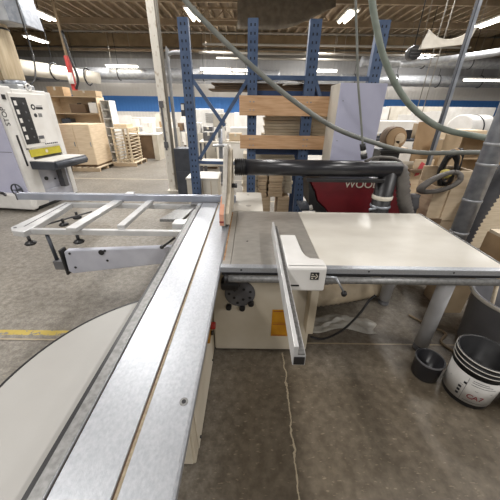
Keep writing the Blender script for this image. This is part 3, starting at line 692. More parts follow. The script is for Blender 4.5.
# wooden bin with cables
bn = thing('wooden_bin', 'tan wooden bin full of cables behind corner of side table', 'bin', (2.18, 2.98, 0))
for (x0, x1, y0, y1) in ((1.98, 2.36, 2.86, 2.88), (1.98, 2.36, 3.16, 3.18), (1.98, 2.0, 2.88, 3.16), (2.34, 2.36, 2.88, 3.16)):
    MB().box(x0, x1, y0, y1, .02, 1.16 if y0 > 2.9 or x0 > 2.1 else 1.0).build('bin_side', M['ply'], bn, .003)
MB().box(2.14, 2.342, 2.845, 2.862, .62, 1.165).build('bin_front_panel', M['ply'], bn, .003)
MB().box(1.93, 2.16, 2.842, 2.858, .58, .64).build('bin_rail', M['brown'], bn, .003)
MB().box(2.0, 2.34, 2.88, 3.16, 0, .05).build('bin_bottom', M['ply'], bn)
MB().box(2.0, 2.34, 2.88, 3.16, .90, .93).build('bin_tray', M['ply'], bn)
for k in range(5):
    c = (2.10 + .036 * k, 2.935 + .042 * k); pts = []; ti = -.35 + .2 * k
    for j in range(27):
        a = 2 * PI * j / 10 + k; rx = .08 + .012 * math.sin(j * 1.3 + k); rz = .17 + .03 * math.cos(j * .9 + 2 * k)
        pts.append((c[0] + rx * math.cos(a) + ti * rz * math.sin(a) * .4, c[1] + .012 * math.sin(1.7 * j), 1.155 + rz * math.sin(a)))
    single(MB().tube(catmull(pts, 3), .017, 8), 'cable_bundle', M['black'] if k != 2 else M['card'],
           ['black cable coil at left of wooden bin', 'black cable coil second from left in wooden bin', 'tan rope coil among black cables in wooden bin', 'black cable coil second from right in wooden bin', 'black cable coil at right of wooden bin'][k], 'cable', (c[0], c[1], .93), 'cables heaped in the wooden bin')
gl = MB().lathe([(0, 1.10), (.03, 1.10), (.055, 1.13), (.05, 1.165), (.02, 1.185), (0, 1.187)], (2.01, 2.82, 0), 18)
single(gl, 'cloth', M['yglove'], 'crumpled yellow cloth hanging over left edge of wooden bin', 'cloth', (2.01, 2.82, 1.1))
pts = []
for j in range(64):
    a = 2 * PI * j / 20; rx = .20 - .014 * (j // 20); pts.append((1.97 + rx * math.cos(a), 2.80 + .02 * math.sin(a * 2) - .012 * (j // 20), 1.05 + .085 * math.sin(a) + .06 * math.cos(a) + .004 * j / 20))
single(MB().tube(catmull(pts, 3), .024, 10), 'hose_coil', M['flex'], 'oval coil of grey hose hanging in front of wooden bin', 'hose', (1.96, 2.8, 1.0))
single(MB().lathe([(0, .76), (.05, .76), (.065, .80), (.055, .86), (.045, .90), (.05, .93), (0, .93)], (1.74, 2.78, 0), 20).box(1.70, 1.78, 2.74, 2.82, 0, .77), 'motor_stand', M['mgrey'], 'small grey motor housing on stand behind corner of side table', 'motor', (1.74, 2.78, 0))
ct2 = thing('carton', 'brown open carton on floor right of dust pipe', 'carton', (2.75, 2.45, 0))
MB().box(2.46, 3.04, 2.15, 2.56, 0, .62).build('carton_body', M['card'], ct2, .004)
MB().box(2.46, 3.04, 2.15, 2.16, .62, .66).box(2.46, 3.04, 1.96, 2.15, .615, .625).build('carton_flap', M['mdf'], ct2)
MB().box(2.46, 3.06, 2.22, 2.54, .62, .65).build('carton_board', M['lumber'], ct2)
ct3 = thing('carton', 'tan carton on floor behind big grey trash can', 'carton', (1.95, 2.22, 0))
MB().box(1.84, 2.03, 2.0, 2.30, 0, .46).build('carton_body', M['mdf'], ct3, .004)
MB().box(1.84, 2.03, 2.13, 2.15, .46, .463).build('tape_strip', M['offwhite'], ct3)

# ================================================================== WIDE BELT SANDER (left)
sd = thing('belt_sander', 'white wide belt sander with dark control panel and yellow strip', 'sander', (-3.94, 4.70, 0))
# local frame: u runs along the operator side (away from camera), w points out of it (towards +X)
SR = R(-7)
def S(mb, name, m, parent=None, bevel=0):   # build in the local frame of the sander
    mb.bm.transform(Matrix.Translation(rootloc(sd)))
    return mb.build(name, m, sd if parent is None else parent, bevel)
S(MB().box(-1.3, 0, 0, .30, .06, 1.99), 'left_housing', M['white_m'], bevel=.015)
S(MB().box(-1.25, -.02, .30, .98, .30, .74), 'lower_housing', M['alu_lav'], bevel=.01)
S(MB().box(-1.25, 0, .30, 1.0, .98, 1.96), 'upper_housing', M['white_m'], bevel=.015)
S(MB().box(-1.25, 0, .98, 1.10, .06, 1.94), 'right_column', M['white_m'], bevel=.012)
S(MB().box(-1.25, -.01, .3, .98, .06, .30), 'base', M['alu_lav'], bevel=.01)
S(MB().box(-1.2, -.03, .02, 1.08, 0, .06), 'plinth', M['black'])
ls = S(MB().box(-1.28, -.05, -.02, -.0005, .30, 1.93), 'side_door', M['lav'], bevel=.008)
S(MB().box(-1.27, -.06, -.0225, -.0195, 1.02, 1.027), 'door_seam', M['mgrey'], ls)
pn = S(MB().box(0, .022, .20, .96, 1.06, 1.90), 'control_panel', M['white'], bevel=.006)
blk = S(MB().box(.0222, .026, .225, .50, 1.12, 1.84), 'black_panel', M['black'], pn)
for k in range(5):
    S(MB().box(.0262, .0275, .25, .30, 1.72 - k * .13, 1.79 - k * .13), 'display_window', M['white'], blk)
    S(MB().cyl((.026, .42, 1.75 - k * .13), (.032, .42, 1.75 - k * .13), .016, 14), 'dial', M['mgrey'], blk)
S(MB().cyl((.0222, .60, 1.70), (.025, .60, 1.70), .045, 24), 'round_emblem', M['txt_b'], pn)
S(MB().cyl((.0252, .60, 1.70), (.026, .60, 1.70), .022, 20), 'emblem_centre', M['white'], pn)
S(MB().box(.0222, .0245, .655, .80, 1.665, 1.70).box(.0222, .0245, .67, .80, 1.715, 1.722), 'brand_bar', M['txt_b'], pn)
S(MB().cyl((.0222, .60, 1.57), (.025, .60, 1.57), .032, 20), 'small_emblem', M['txt_b'], pn)
S(MB().box(.0222, .0235, .66, .74, 1.54, 1.60), 'small_print', M['alu_dull'], pn)
S(MB().box(.0222, .027, .515, .63, 1.12, 1.24), 'screen', M['mgrey'], pn)
S(MB().box(.0272, .028, .52, .625, 1.125, 1.185), 'screen_face', M['white'], pn)
for k in range(7): S(MB().cyl((.022, .62 + k * .045, 1.095), (.034, .62 + k * .045, 1.095), .012, 12), 'push_button', M['black'] if k % 2 else M['mgrey'], pn)
S(MB().box(.0, .016, .24, .95, .905, 1.03), 'yellow_strip', M['yellow'], bevel=.004)
S(MB().cyl((.0165, .60, .972), (.018, .60, .972), .03, 20), 'strip_logo', M['offwhite'], sd)
S(MB().box(-.02, .004, .10, .135, .78, 1.28), 'slot', M['black'])
S(MB().box(-.01, .008, .10, .16, 1.80, 1.87), 'latch', M['black'])
S(MB().box(-.01, .008, .205, .245, 1.04, 1.10), 'latch', M['black'])
cv = S(MB().box(-.6, .45, .18, 1.06, .71, .845), 'conveyor', M['dgrey'], bevel=.008)
S(MB().box(-.6, .435, .20, 1.04, .845, .858), 'feed_belt', mat('pale_feed_belt', (206, 204, 200), .6, 0, (190, 188, 184), 5), cv, .003)
S(MB().cyl((.45, .22, .785), (.45, 1.02, .785), .05, 20), 'belt_roller', M['dgrey'], cv)
S(MB().box(-.02, .10, .70, .80, .28, .70), 'lift_column', M['mgrey'])
S(MB().cyl((-.02, .42, .50), (.0, .42, .50), .035, 20), 'round_port', M['black'])
S(MB().cyl((-.02, .62, .45), (-.005, .62, .45), .015, 12), 'bolt', M['black'])
hw = S(MB().tube([(-.16 + .105 * math.cos(2 * PI * k / 28), -.10, .40 + .105 * math.sin(2 * PI * k / 28)) for k in range(29)], .012, 10), 'handwheel', M['dgrey'])
S(MB().bar((-.265, -.10, .40), (-.055, -.10, .40), .014, .014).bar((-.16, -.10, .295), (-.16, -.10, .505), .014, .014).cyl((-.16, -.01, .40), (-.16, -.11, .40), .02, 14), 'wheel_spokes', M['dgrey'], hw)
S(MB().box(-.9, .06, -.13, .0, .05, .33), 'foot_box', M['white_m'], bevel=.03)
S(MB().tube(catmull([(-.58, -.14, .28), (-.54, -.14, .34), (-.44, -.14, .35), (-.38, -.14, .31)], 6), .022, 10), 'grip', M['black'])
S(MB().tube([(.0, .66 + .05 * math.cos(2 * PI * k / 20), 2.0 + .05 * math.sin(2 * PI * k / 20)) for k in range(21)], .012, 8), 'lifting_eye', M['white_m'])
text('STOP', .115, Matrix.Translation(rootloc(sd)) @ Matrix.Translation((.0015, .04, 1.56)) @ Matrix(((0, 0, 1, 0), (0, -1, 0, 0), (1, 0, 0, 0), (0, 0, 0, 1))), 'lettering', M['txt_b'], sd, .0015)
sd.rotation_euler.z = SR

# dust collector with filter bags
dc = thing('dust_collector', 'grey dust collector with two cream filter bags behind sander', 'dust collector', (-4.75, 6.3, 0))
MB().box(-6.2, -4.36, 6.1, 6.55, 3.06, 3.60).build('hood', M['galv_d'], dc, .01)
MB().prism([(-4.36, 3.06), (-4.36, 3.6), (-4.12, 3.6), (-4.06, 3.0)], 'y', 6.1, 6.55).build('hood_end', M['galv'], dc, .006)
for x in (-4.80, -5.19):
    bgm = MB().lathe([(0, 2.15), (.15, 2.15), (.175, 2.20), (.18, 2.5), (.175, 2.9), (.155, 3.0), (.155, 3.07)], (x, 6.35, 0), 28).build('filter_bag', M['bag'], dc)
    MB().lathe([(.162, 2.975), (.172, 2.98), (.172, 3.0), (.162, 3.005)], (x, 6.35, 0), 28).build('bag_strap', M['black'], bgm)
    MB().lathe([(.14, 2.05), (.185, 2.08), (.185, 2.16), (.14, 2.18)], (x, 6.35, 0), 28).build('bag_collar', M['galv'], bgm)
MB().box(-5.6, -4.62, 6.12, 6.6, 0, 2.1).build('collector_drum', M['galv_d'], dc, .02)
single(MB().tube(catmull([(-4.12, 6.04, 6.74), (-4.08, 6.04, 3.0), (-4.02, 5.95, 2.5), (-3.98, 5.75, 2.15), (-4.0, 5.45, 2.00)], 8), .014, 8), 'hanging_cable', M['black'], 'black cable hanging in front of dust collector to sander top', 'cable', (-3.86, 5.6, 2.1))

# ================================================================== BACKGROUND LEFT
def place(o, x, y, z=0, rz=0): o.location = (x, y, z); o.rotation_euler.z = R(rz); return o
def cabinet(label, x, y, w, d, h, m, rz=0, doors=2, z=0, name='cabinet', cat='cabinet', open_=False, m2=None):
    t = thing(name, label, cat)
    MB().box(-w / 2, w / 2, -d / 2 + .02, d / 2, .06, h).build('carcass', m, t, .004)
    MB().box(-w / 2 + .02, w / 2 - .02, -d / 2 + .05, d / 2, 0, .06).build('plinth', M['brown'], t)
    for k in range(doors):
        a = -w / 2 + w * k / doors + .006; c = -w / 2 + w * (k + 1) / doors - .006
        dd = MB().box(a, c, -d / 2, -d / 2 + .018, .07, h - .01).build('door', m2 or m, t, .003)
        MB().box(c - .05, c - .035, -d / 2 - .02, -d / 2, h * .5, h * .5 + .12).build('door_handle', M['galv'], dd)
    return place(t, x, y, z, rz)
def carton(label, x, y, z, w, d, h, m, rz=0):
    t = thing('carton', label, 'carton')
    MB().box(-w / 2, w / 2, -d / 2, d / 2, 0, h).build('carton_body', m, t, .004)
    MB().box(-w / 2 - .001, w / 2 + .001, -.03, .03, h, h + .003).box(-.03, .03, -d / 2 - .003, -d / 2, h * .6, h).build('tape_strip', M['offwhite'], t)
    return place(t, x, y, z, rz)
def shelf(label, x, y, w, d, h, n_, m, rz=0, back=True, name='shelf_unit'):
    t = thing(name, label, 'shelf')
    for sx in (-w / 2, w / 2 - .02): MB().box(sx, sx + .02, -d / 2, d / 2, 0, h).build('side_panel', m, t)
    for k in range(n_ + 1): zz = .05 + (h - .07) * k / n_; MB().box(-w / 2 + .02, w / 2 - .02, -d / 2, d / 2, zz, zz + .02).build('shelf_board', m, t)
    if back: MB().box(-w / 2 + .02, w / 2 - .02, d / 2 - .01, d / 2, .05, h).build('back_panel', m, t)
    return place(t, x, y, 0, rz)
def table(label, x, y, w, d, h, m, rz=0, name='table', cat='table', ml=None):
    t = thing(name, label, cat)
    MB().box(-w / 2, w / 2, -d / 2, d / 2, h - .04, h).build('tabletop', m, t, .004)
    for sx in (-1, 1):
        for sy in (-1, 1): MB().box(sx * (w / 2 - .05) - .025, sx * (w / 2 - .05) + .025, sy * (d / 2 - .05) - .025, sy * (d / 2 - .05) + .025, 0, h - .04).build('leg', ml or M['mgrey'], t)
    return place(t, x, y, 0, rz)
def pallet(label, x, y, w, d, rz=0):
    t = thing('pallet', label, 'pallet'); nb = 6
    for k in range(nb): a = -w / 2 + (w - .1) * k / (nb - 1); MB().box(a, a + .1, -d / 2, d / 2, .10, .122).build('deck_board', M['lumber'], t)
    for k in range(3): a = -d / 2 + (d - .08) * k / 2; MB().box(-w / 2, w / 2, a, a + .08, .02, .10).build('stringer', M['lumber_d'], t)
    for k in range(3): a = -d / 2 + (d - .08) * k / 2; MB().box(-w / 2, w / 2, a, a + .08, 0, .02).build('bottom_board', M['lumber_d'], t)
    return place(t, x, y, 0, rz)

pallet('low dark edged pallet under raw plywood cabinet', -5.06, 8.70, 1.05, 1.05)
pc = cabinet('raw plywood cabinet box on low pallet beyond sander', -5.06, 8.72, .92, .96, 1.16, M['ply'], 0, 2, .122)
sh = shelf('tall pale pigeonhole shelf unit behind raw plywood cabinet', -5.75, 10.05, 1.5, .5, 2.02, 4, M['ply'])
cub = shelf('narrow white cubby shelf standing beside plywood pigeonhole unit', -4.80, 10.1, .30, .45, 1.92, 7, M['white'])
carton('plain brown carton on top left of pigeonhole shelf', -6.25, 10.0, 2.022, .5, .4, .26, M['card'])
carton('long tan carton on top right of pigeonhole shelf', -5.35, 10.0, 2.022, .75, .4, .16, M['mdf'])
for k, (x, z, w, h, m, lab) in enumerate(((-6.2, 1.05, .3, .3, M['dgrey'], 'dark grey tool box on left of pigeonhole shelf'), (-5.7, 1.53, .5, .25, M['brown'], 'brown offcut box on upper pigeonhole shelf'), (-5.2, 1.53, .26, .3, M['white'], 'white canister box on right of pigeonhole shelf'))):
    tb = thing('tool_box', lab, 'box', (x, 10.0, z + .02)); MB().box(x - w / 2, x + w / 2, 9.86, 10.15, z + .02, z + .02 + h).build('box_body', m, tb, .01); MB().box(x - .06, x + .06, 9.98, 10.02, z + .02 + h, z + .05 + h).build('box_handle', M['black'], tb)
ht = thing('hand_truck', 'red hand truck standing between sander and plywood cabinet', 'hand truck', (-5.55, 8.0, 0))
for s in (-.17, .17): MB().tube([(-5.55 + s, 7.9, .12), (-5.62 + s, 8.05, 1.35), (-5.64 + s, 8.0, 1.45)], .02, 10).build('frame_rail', M['redb'], ht)
for z in (.3, .7, 1.1): MB().cyl((-5.72, 7.95 + .08 * z, z), (-5.40, 7.95 + .08 * z, z), .016, 8).build('cross_rung', M['redb'], ht)
for s in (-.2, .2): MB().cyl((-5.55 + s - .03, 8.02, .11), (-5.55 + s + .03, 8.02, .11), .11, 20).build('wheel', M['black'], ht)
MB().box(-5.74, -5.36, 7.70, 7.92, .0, .02).build('toe_plate', M['redb'], ht)
# drying rack on pallet
pallet('pallet under slatted drying rack', -4.15, 9.55, .75, 1.0)
cabinet('pale bluish cabinet between pigeonhole shelf and drying rack', -6.1, 11.5, .85, .5, 1.22, M['alu_lav'], 0, 3)
dr = thing('drying_rack', 'pale slatted wooden drying rack standing on a pallet', 'rack', (0, 0, 0))
for sx in (-.24, .24):
    for sy in (-.4, .4): MB().box(sx - .025, sx + .025, sy - .025, sy + .025, 0, 1.0).build('upright', M['lumber'], dr)
for k in range(9): [MB().box(-.26, .26, q - .02, q + .02, .08 + k * .1, .10 + k * .1).build('slat', M['lumber'], dr) for q in (-.42, .42)]
for k in range(9): [MB().box(q - .015, q + .015, -.40, .40, .08 + k * .1, .10 + k * .1).build('runner', M['lumber'], dr) for q in (-.28, .28)]
MB().box(-.28, .28, -.44, .44, 1.0, 1.03).build('rack_top', M['lumber'], dr)
place(dr, -4.15, 9.55, .122)
dk = thing('desk', 'white topped desk with brown end panel beyond drying rack', 'desk', (0, 0, 0))
MB().box(-.62, .62, -.5, .5, .86, .90).build('desktop', M['white'], dk, .004)
MB().box(-.56, -.50, -.46, .46, 0, .86).build('leg_panel', M['brown'], dk, .003)
MB().box(-.50, .40, -.42, -.38, .05, .86).build('front_panel', M['brown'], dk, .003)
MB().box(.40, .58, -.46, .46, 0, .86).build('drawer_pedestal', M['offwhite'], dk, .004)
place(dk, -3.95, 10.75)
cabinet('cream low cabinet beyond desk left of white column', -3.55, 12.2, .9, .7, 1.02, M['offwhite'], 0, 2)
# long benches and stock further back
table('long white assembly bench in far left background', -9.1, 14.6, 3.2, 1.0, .95, M['white'])
carton('reddish brown carton on far left assembly bench', -8.6, 14.5, .95, 1.0, .5, 1.1, M['card_r'])
cabinet('plain white door panel box on far left assembly bench', -7.58, 14.5, .9, .4, 1.1, M['white'], 0, 1, .95)
table('second white assembly bench before far blue wall', -6.1, 14.0, 2.2, .9, .95, M['offwhite'])
cabinet('tall white cabinet near second assembly bench', -5.6, 15.3, 1.1, .6, 1.3, M['white'], 0, 2)
cabinet('medium white cabinet right of tall white one', -4.6, 15.0, .75, .6, 1.2, M['white'], 0, 1)
for k, (x, h, m) in enumerate(((-6.8, .35, M['ply']), (-6.2, .22, M['card']), (-5.6, .3, M['white']))):
    carton(['plywood coloured carton on left of second bench', 'brown flat carton in middle of second bench', 'white carton on right of second bench'][k], x, 13.9, .95, .45, .4, h, m)
boards('timber strip, %s in pile on floor before far benches', 'timber strips before the far benches', -7.8, -5.9, 11.8, 12.6, 0, 9, .09, M['lumber'], 21, .15, .012)
boards('timber strip, %s in right pile by drying rack', 'timber strips near the drying rack', -6.1, -5.2, 12.7, 13.3, 0, 10, .1, M['ply'], 22, .12, .012)
cabinet('white cabinet facing aisle behind white column', -3.4, 16.5, 1.0, .7, 1.2, M['white'], 0, 2)
table('low grey bench right of white column', -3.0, 13.4, 1.3, .8, .85, M['dgrey'])
cabinet('tall white cabinet right of white column', -2.85, 14.9, 1.25, .6, 1.35, M['white'], 0, 2)
carton('small brown carton on low grey bench', -3.3, 13.2, .85, .45, .4, .3, M['brown'])
carton('cream carton on right of low grey bench', -2.65, 13.2, .85, .4, .4, .35, M['offwhite'])
simple_board('white door panel leaning behind drying rack', -5.4, 12.15, .8, 1.45, .03, M['white'], 6)
simple_board('tall cream panel leaning just left of the white column', -4.05, 13.2, .55, 1.5, .03, M['offwhite'], 5)
simple_board('white panel leaning third behind desk', -4.75, 13.4, .6, 1.3, .03, M['white'], 7)
carton('tan carton on left of white topped desk', -4.35, 10.7, .90, .32, .3, .22, M['ply'])
carton('white carton on right of white topped desk', -3.75, 10.8, .90, .3, .3, .34, M['white'])
carton('brown carton on cream low cabinet', -3.6, 12.2, 1.02, .35, .35, .22, M['card'])
carton('white carton on cream low cabinet', -3.25, 12.2, 1.02, .25, .35, .34, M['white'])
carton('flat plywood coloured carton on slatted drying rack', -4.15, 9.5, 1.152, .4, .5, .10, M['ply'])
carton('pale carton on bluish cabinet', -6.1, 11.5, 1.22, .5, .35, .2, M['offwhite'])
# white column + pipes
wc = thing('steel_column', 'chipped white painted steel column left of blue rack', 'column', (-1.80, 6.25, 0))
MB().box(-1.90, -1.75, 6.17, 6.33, .02, 6.75).build('column_shaft', M['colw'], wc, .01)
MB().box(-1.94, -1.70, 6.12, 6.38, 0, .02).build('base_plate', M['colw'], wc)
MB().cyl((-1.72, 6.2, .02), (-1.72, 6.2, 6.7), .028, 12).build('conduit_pipe', M['conduit'], wc)
MB().box(-1.865, -1.83, 6.15, 6.171, .9, 1.75).build('dark_cable_run', M['mgrey'], wc)
for z in (.95, 1.72): MB().box(-1.885, -1.80, 6.14, 6.172, z, z + .12).build('junction_box', M['mgrey'], wc, .006)
MB().tube(catmull([(-1.655, 6.3, .0), (-1.65, 6.3, 2.52), (-1.62, 6.3, 2.62), (-1.53, 6.3, 2.66), (-1.2, 6.3, 2.66)], 5), .034, 12).build('elbow_pipe', M['galv_d'], wc)

# middle background through rack
cabinet('cream appliance cabinet behind rack brace', -1.55, 9.2, .95, .7, 1.05, M['offwhite'], 0, 1)
mc = thing('white_machine', 'white machine housing with vent slots behind rack brace', 'machine', (0, 0, 0))
MB().box(-.75, .75, -.4, .4, .0, 1.72).build('housing', M['white_m'], mc, .03)
for k in range(5): MB().box(.1, .5, -.41, -.40, 1.25 + k * .07, 1.28 + k * .07).build('vent_slot', M['mgrey'], mc)
MB().box(-.45, -.40, -.43, -.4, 1.2, 1.5).build('handle', M['galv'], mc)
place(mc, -1.9, 12.0)
table('pale work table behind X brace of rack', -.75, 8.2, 1.4, .8, .92, M['offwhite'])
for k, (x, w, h, m, lab) in enumerate(((-1.2, .3, .22, M['mgrey'], 'grey carton on left of pale work table'), (-.85, .25, .36, M['white'], 'white carton in middle of pale work table'), (-.45, .35, .2, M['ply'], 'tan carton on right of pale work table'))):
    carton(lab, x, 8.2, .92, w, .3, h, m)
cabinet('white double cabinet behind left edge of pine planks', .1, 13.0, 1.7, .7, 1.6, M['white'], 0, 2)
carton('red carton on white double cabinet', -.05, 12.9, 1.6, .3, .3, .25, M['redb'])
carton('tan carton on white double cabinet', .4, 12.9, 1.6, .4, .3, .3, M['ply'])
carton('white carton on cream appliance cabinet', -1.75, 9.2, 1.05, .35, .4, .28, M['white'])
carton('grey carton on cream appliance cabinet', -1.35, 9.2, 1.05, .28, .4, .18, M['mgrey'])
cabinet('white pedestal cabinet under rack brace', -.45, 10.4, .6, .5, 1.15, M['white'], 0, 1)
vs = thing('drill_press', 'grey drill press behind rack brace', 'drill press', (-.75, 6.9, 0))
MB().box(-.95, -.55, 6.7, 7.1, 0, .06).build('machine_base', M['mgrey'], vs, .01)
MB().cyl((-.75, 6.95, .06), (-.75, 6.95, 1.55), .05, 18).build('machine_column', M['galv'], vs)
MB().box(-.92, -.58, 6.68, 6.95, .92, .96).build('machine_table', M['galv_d'], vs, .006)
MB().box(-.87, -.63, 6.62, 7.15, 1.35, 1.62).build('machine_head', M['offwhite'], vs, .03)
MB().cyl((-.75, 6.72, 1.12), (-.75, 6.72, 1.36), .03, 14).build('spindle', M['galv'], vs)
for k in range(3): MB().cyl((-.62, 6.75, 1.42), (-.60, 6.75 + .16 * math.cos(2.1 * k), 1.42 + .16 * math.sin(2.1 * k)), .01, 8).build('feed_handle', M['black'], vs)
cr = thing('cream_box', 'cream box of sheet goods at far end of sliding table', 'box', (-.70, 4.05, 0))
MB().box(-.93, -.48, 3.87, 4.33, 0, .80).build('box_body', M['offwhite'], cr, .006)
MB().box(-.94, -.47, 3.86, 4.34, .80, .825).build('box_lid', M['lam'], cr, .004)
for x in (-.82, -.70, -.58): MB().box(x - .004, x + .004, 3.867, 3.87, .05, .78).build('panel_joint', M['mdf'], cr)
bx = thing('bench', 'pale steel bench right of blade guard beneath rack', 'bench', (-.42, 5.2, 0))
MB().box(-.95, -.05, 4.95, 5.5, .80, .84).build('bench_top', M['offwhite'], bx, .004)
for x, y in ((-.9, 5.0), (-.1, 5.0), (-.9, 5.45), (-.1, 5.45)): MB().box(x - .025, x + .025, y - .025, y + .025, 0, .8).build('leg', M['mgrey'], bx)

# right background
for k, (x, y, w, h, m, lab) in enumerate(((5.7, 11.0, .55, 1.62, M['white'], 'white panel first behind steel strut at left'), (6.35, 11.2, .75, 1.72, M['white'], 'wide white panel right of the steel strut'),
        (7.2, 11.4, .8, 1.75, M['white'], 'tall white panel beside white drum'), (7.9, 11.0, .6, 1.58, M['offwhite'], 'off white panel behind white drum'))):
    simple_board(lab, x, y, w, h, .03, m, 3)
dm = thing('drum', 'large white drum on stand in right background', 'drum', (6.5, 8.6, 0))
MB().cyl((5.9, 8.4, 1.30), (6.95, 8.9, 1.30), .36, 36).build('drum_body', M['white_m'], dm, .03)
MB().cyl((6.36, 8.61, 1.30), (6.40, 8.63, 1.30), .366, 36).build('drum_band', M['black'], dm)
MB().box(6.0, 6.3, 8.3, 8.8, 0, .98).box(6.6, 6.9, 8.5, 9.0, 0, .98).build('drum_stand', M['mgrey'], dm)
cabinet('white cabinet behind spool in right background', 4.4, 9.5, 1.6, .7, 1.45, M['white'], 0, 2)
table('long dark bench behind spool', 3.35, 6.6, 1.8, .8, 1.18, M['dgrey'])
for k, (x, w, h, m, lab) in enumerate(((2.75, .55, .10, M['dgrey'], 'dark tool case on left of long dark bench'), (3.3, .35, .18, M['black'], 'black tool case in middle of long dark bench'), (3.85, .4, .30, M['mdf'], 'tan carton on right of long dark bench'))):
    carton(lab, x, 6.5, 1.18, w, .35, h, m)
cabinet('tan plywood cabinet right of long dark bench', 5.0, 7.0, .8, .6, 1.35, M['ply'], 0, 1)
shelf('brown open shelf unit behind dust pipe', 4.6, 5.9, 1.0, .5, 1.3, 3, M['mdf'])
simple_board('tan sheet leaning near right edge of picture', 4.1, 4.3, .8, 1.1, .02, M['mdf'], 5)
simple_board('beige sheet standing behind ribbed hose', 3.3, 3.4, .8, .9, .02, M['lumber'], 6)
# far row along back wall
rnd = random.Random(12)
farlab = ['white cabinet row end by back wall far left', 'cream cabinet second from left by back wall', 'white cabinet third from left by back wall', 'white cabinet fourth from left by back wall', 'cream cabinet fifth from left by back wall', 'white cabinet sixth from left by back wall', 'white cabinet seventh from left by back wall', 'cream cabinet eighth from left by back wall', 'white cabinet last on right by back wall']
for k in range(9):
    cabinet(farlab[k], -13 + 3.4 * k, 21 + rnd.uniform(-1, 1), 2.0 if k < 5 else 3.3, .8, (1.25 + rnd.uniform(-.2, .1)) if k < 5 else 2.0 + rnd.uniform(-.05, .05), M['white'] if 'white' in farlab[k] else M['offwhite'], 0, 3)

# ================================================================== OVERHEAD
def duct(label, x0, x1, y, z, r, m=None, step=.25, extra=None):
    t = thing('duct', label, 'duct', ((x0 + x1) / 2, y, z)); n_ = int(abs(x1 - x0) / step) * 2
    pts = [(x0 + (x1 - x0) * i / n_, y, z) for i in range(n_ + 1)]
    MB().tube(pts, [r * (1.015 if i % 2 else .985) for i in range(n_ + 1)], 24).build('duct_tube', m or M['galv_d'], t)
    k = min(x0, x1) + 1
    while k < max(x0, x1):
        MB().tube([(k, y + (r + .03) * math.cos(2 * PI * j / 24), z + (r + .03) * math.sin(2 * PI * j / 24)) for j in range(25)], .03, 6).build('hanger_strap', M['black'], t)
        MB().cyl((k, y, z + r), (k, y, 6.5), .015, 6).build('hanger_rod', M['black'], t); k += 3.1
    return t
duct('long silver spiral duct along back wall', -17, 2.0, 23.4, 3.95, .38)
duct('silver spiral duct high at right below the girder', 7.2, 17, 21.5, 4.62, .30)
duct('lower silver duct along back wall at right', 6.5, 20, 23.4, 3.75, .35)
d2 = thing('duct', 'wide cream duct high at left above sander', 'duct', (-12, 18, 3.6))
MB().tube([(-16, 17.0, 4.0), (-13.2, 17.6, 3.68), (-10.2, 18.3, 3.38), (-9.0, 18.6, 3.25)], [.42, .38, .33, .28], 24).build('duct_tube', M['offwhite'], d2)
for x, y, z in ((-11.2, 18.05, 3.5), (-9.6, 18.45, 3.3)): MB().tube([(x, y + .42 * math.cos(2 * PI * j / 24), z + .42 * math.sin(2 * PI * j / 24)) for j in range(25)], .04, 6).build('hanger_strap', M['black'], d2)
MB().cyl((-11.2, 18.05, 3.9), (-11.2, 18.05, 6.5), .02, 6).build('hanger_rod', M['black'], d2)
d3 = thing('duct', 'angled silver pipe branch at upper right', 'duct', (11, 16, 4.2))
MB().tube(catmull([(8.2, 18, 4.05), (9.2, 17.5, 4.1), (11.5, 16.5, 4.3), (14.5, 15.5, 4.75)], 6), .16, 16).build('duct_tube', M['galv_d'], d3)
MB().cyl((9.2, 17.5, 4.2), (9.2, 17.5, 6.5), .015, 6).build('hanger_rod', M['black'], d3)
for lab, x0, x1, y, z, r in (('thin white sprinkler pipe along far ceiling', -12, 10, 20.2, 5.78, .05), ('grey conduit lower along far ceiling', -3, 13, 19.8, 5.15, .06), ('second grey conduit below the first along far ceiling', -3.5, 14, 21.2, 4.95, .07), ('pale pipe above the rack at far wall', -2.5, 15, 22.5, 4.85, .06)):
    p = thing('pipe', lab, 'pipe', ((x0 + x1) / 2, y, z)); MB().cyl((x0, y, z), (x1, y, z), r, 10).build('pipe_run', M['conduit'], p)
    for x in (x0 + .5, (x0 + x1) / 2, x1 - .5): MB().cyl((x, y, z), (x, y, 6.75), .012, 6).build('pipe_hanger', M['conduit'], p)
rc = thing('red_column', 'red painted steel column with hose in left background', 'column', (-7.72, 13.5, 0))
MB().box(-7.80, -7.64, 13.42, 13.58, 0, 3.6).build('column_shaft', M['redb'], rc, .01)
MB().box(-7.76, -7.68, 13.46, 13.54, 3.6, 6.75).build('column_upper', M['girder'], rc)
MB().tube(catmull([(-7.6, 13.4, 2.4), (-7.42, 13.4, 2.8), (-7.52, 13.4, 3.5), (-7.6, 13.4, 4.4)], 6), .05, 8).build('hose_loop', M['black'], rc)
MB().cyl((-7.72, 13.38, 2.6), (-7.72, 13.38, 3.0), .10, 16).build('extinguisher', M['white'], rc)
# dark tarp draped from trusses
tp = single(MB().grid(lambda u, v: (-.75 + 4.6 * u, 16.58 - .25 * v, 6.5 - v * (1.35 - .85 * u + .35 * math.sin(PI * u)) + .03 * math.sin(9 * u)), 24, 8), 'tarp', M['tarp'],
            'dark tarp sagging from roof trusses above the rack', 'tarp', (1.5, 16.5, 6.3), solid=.01)
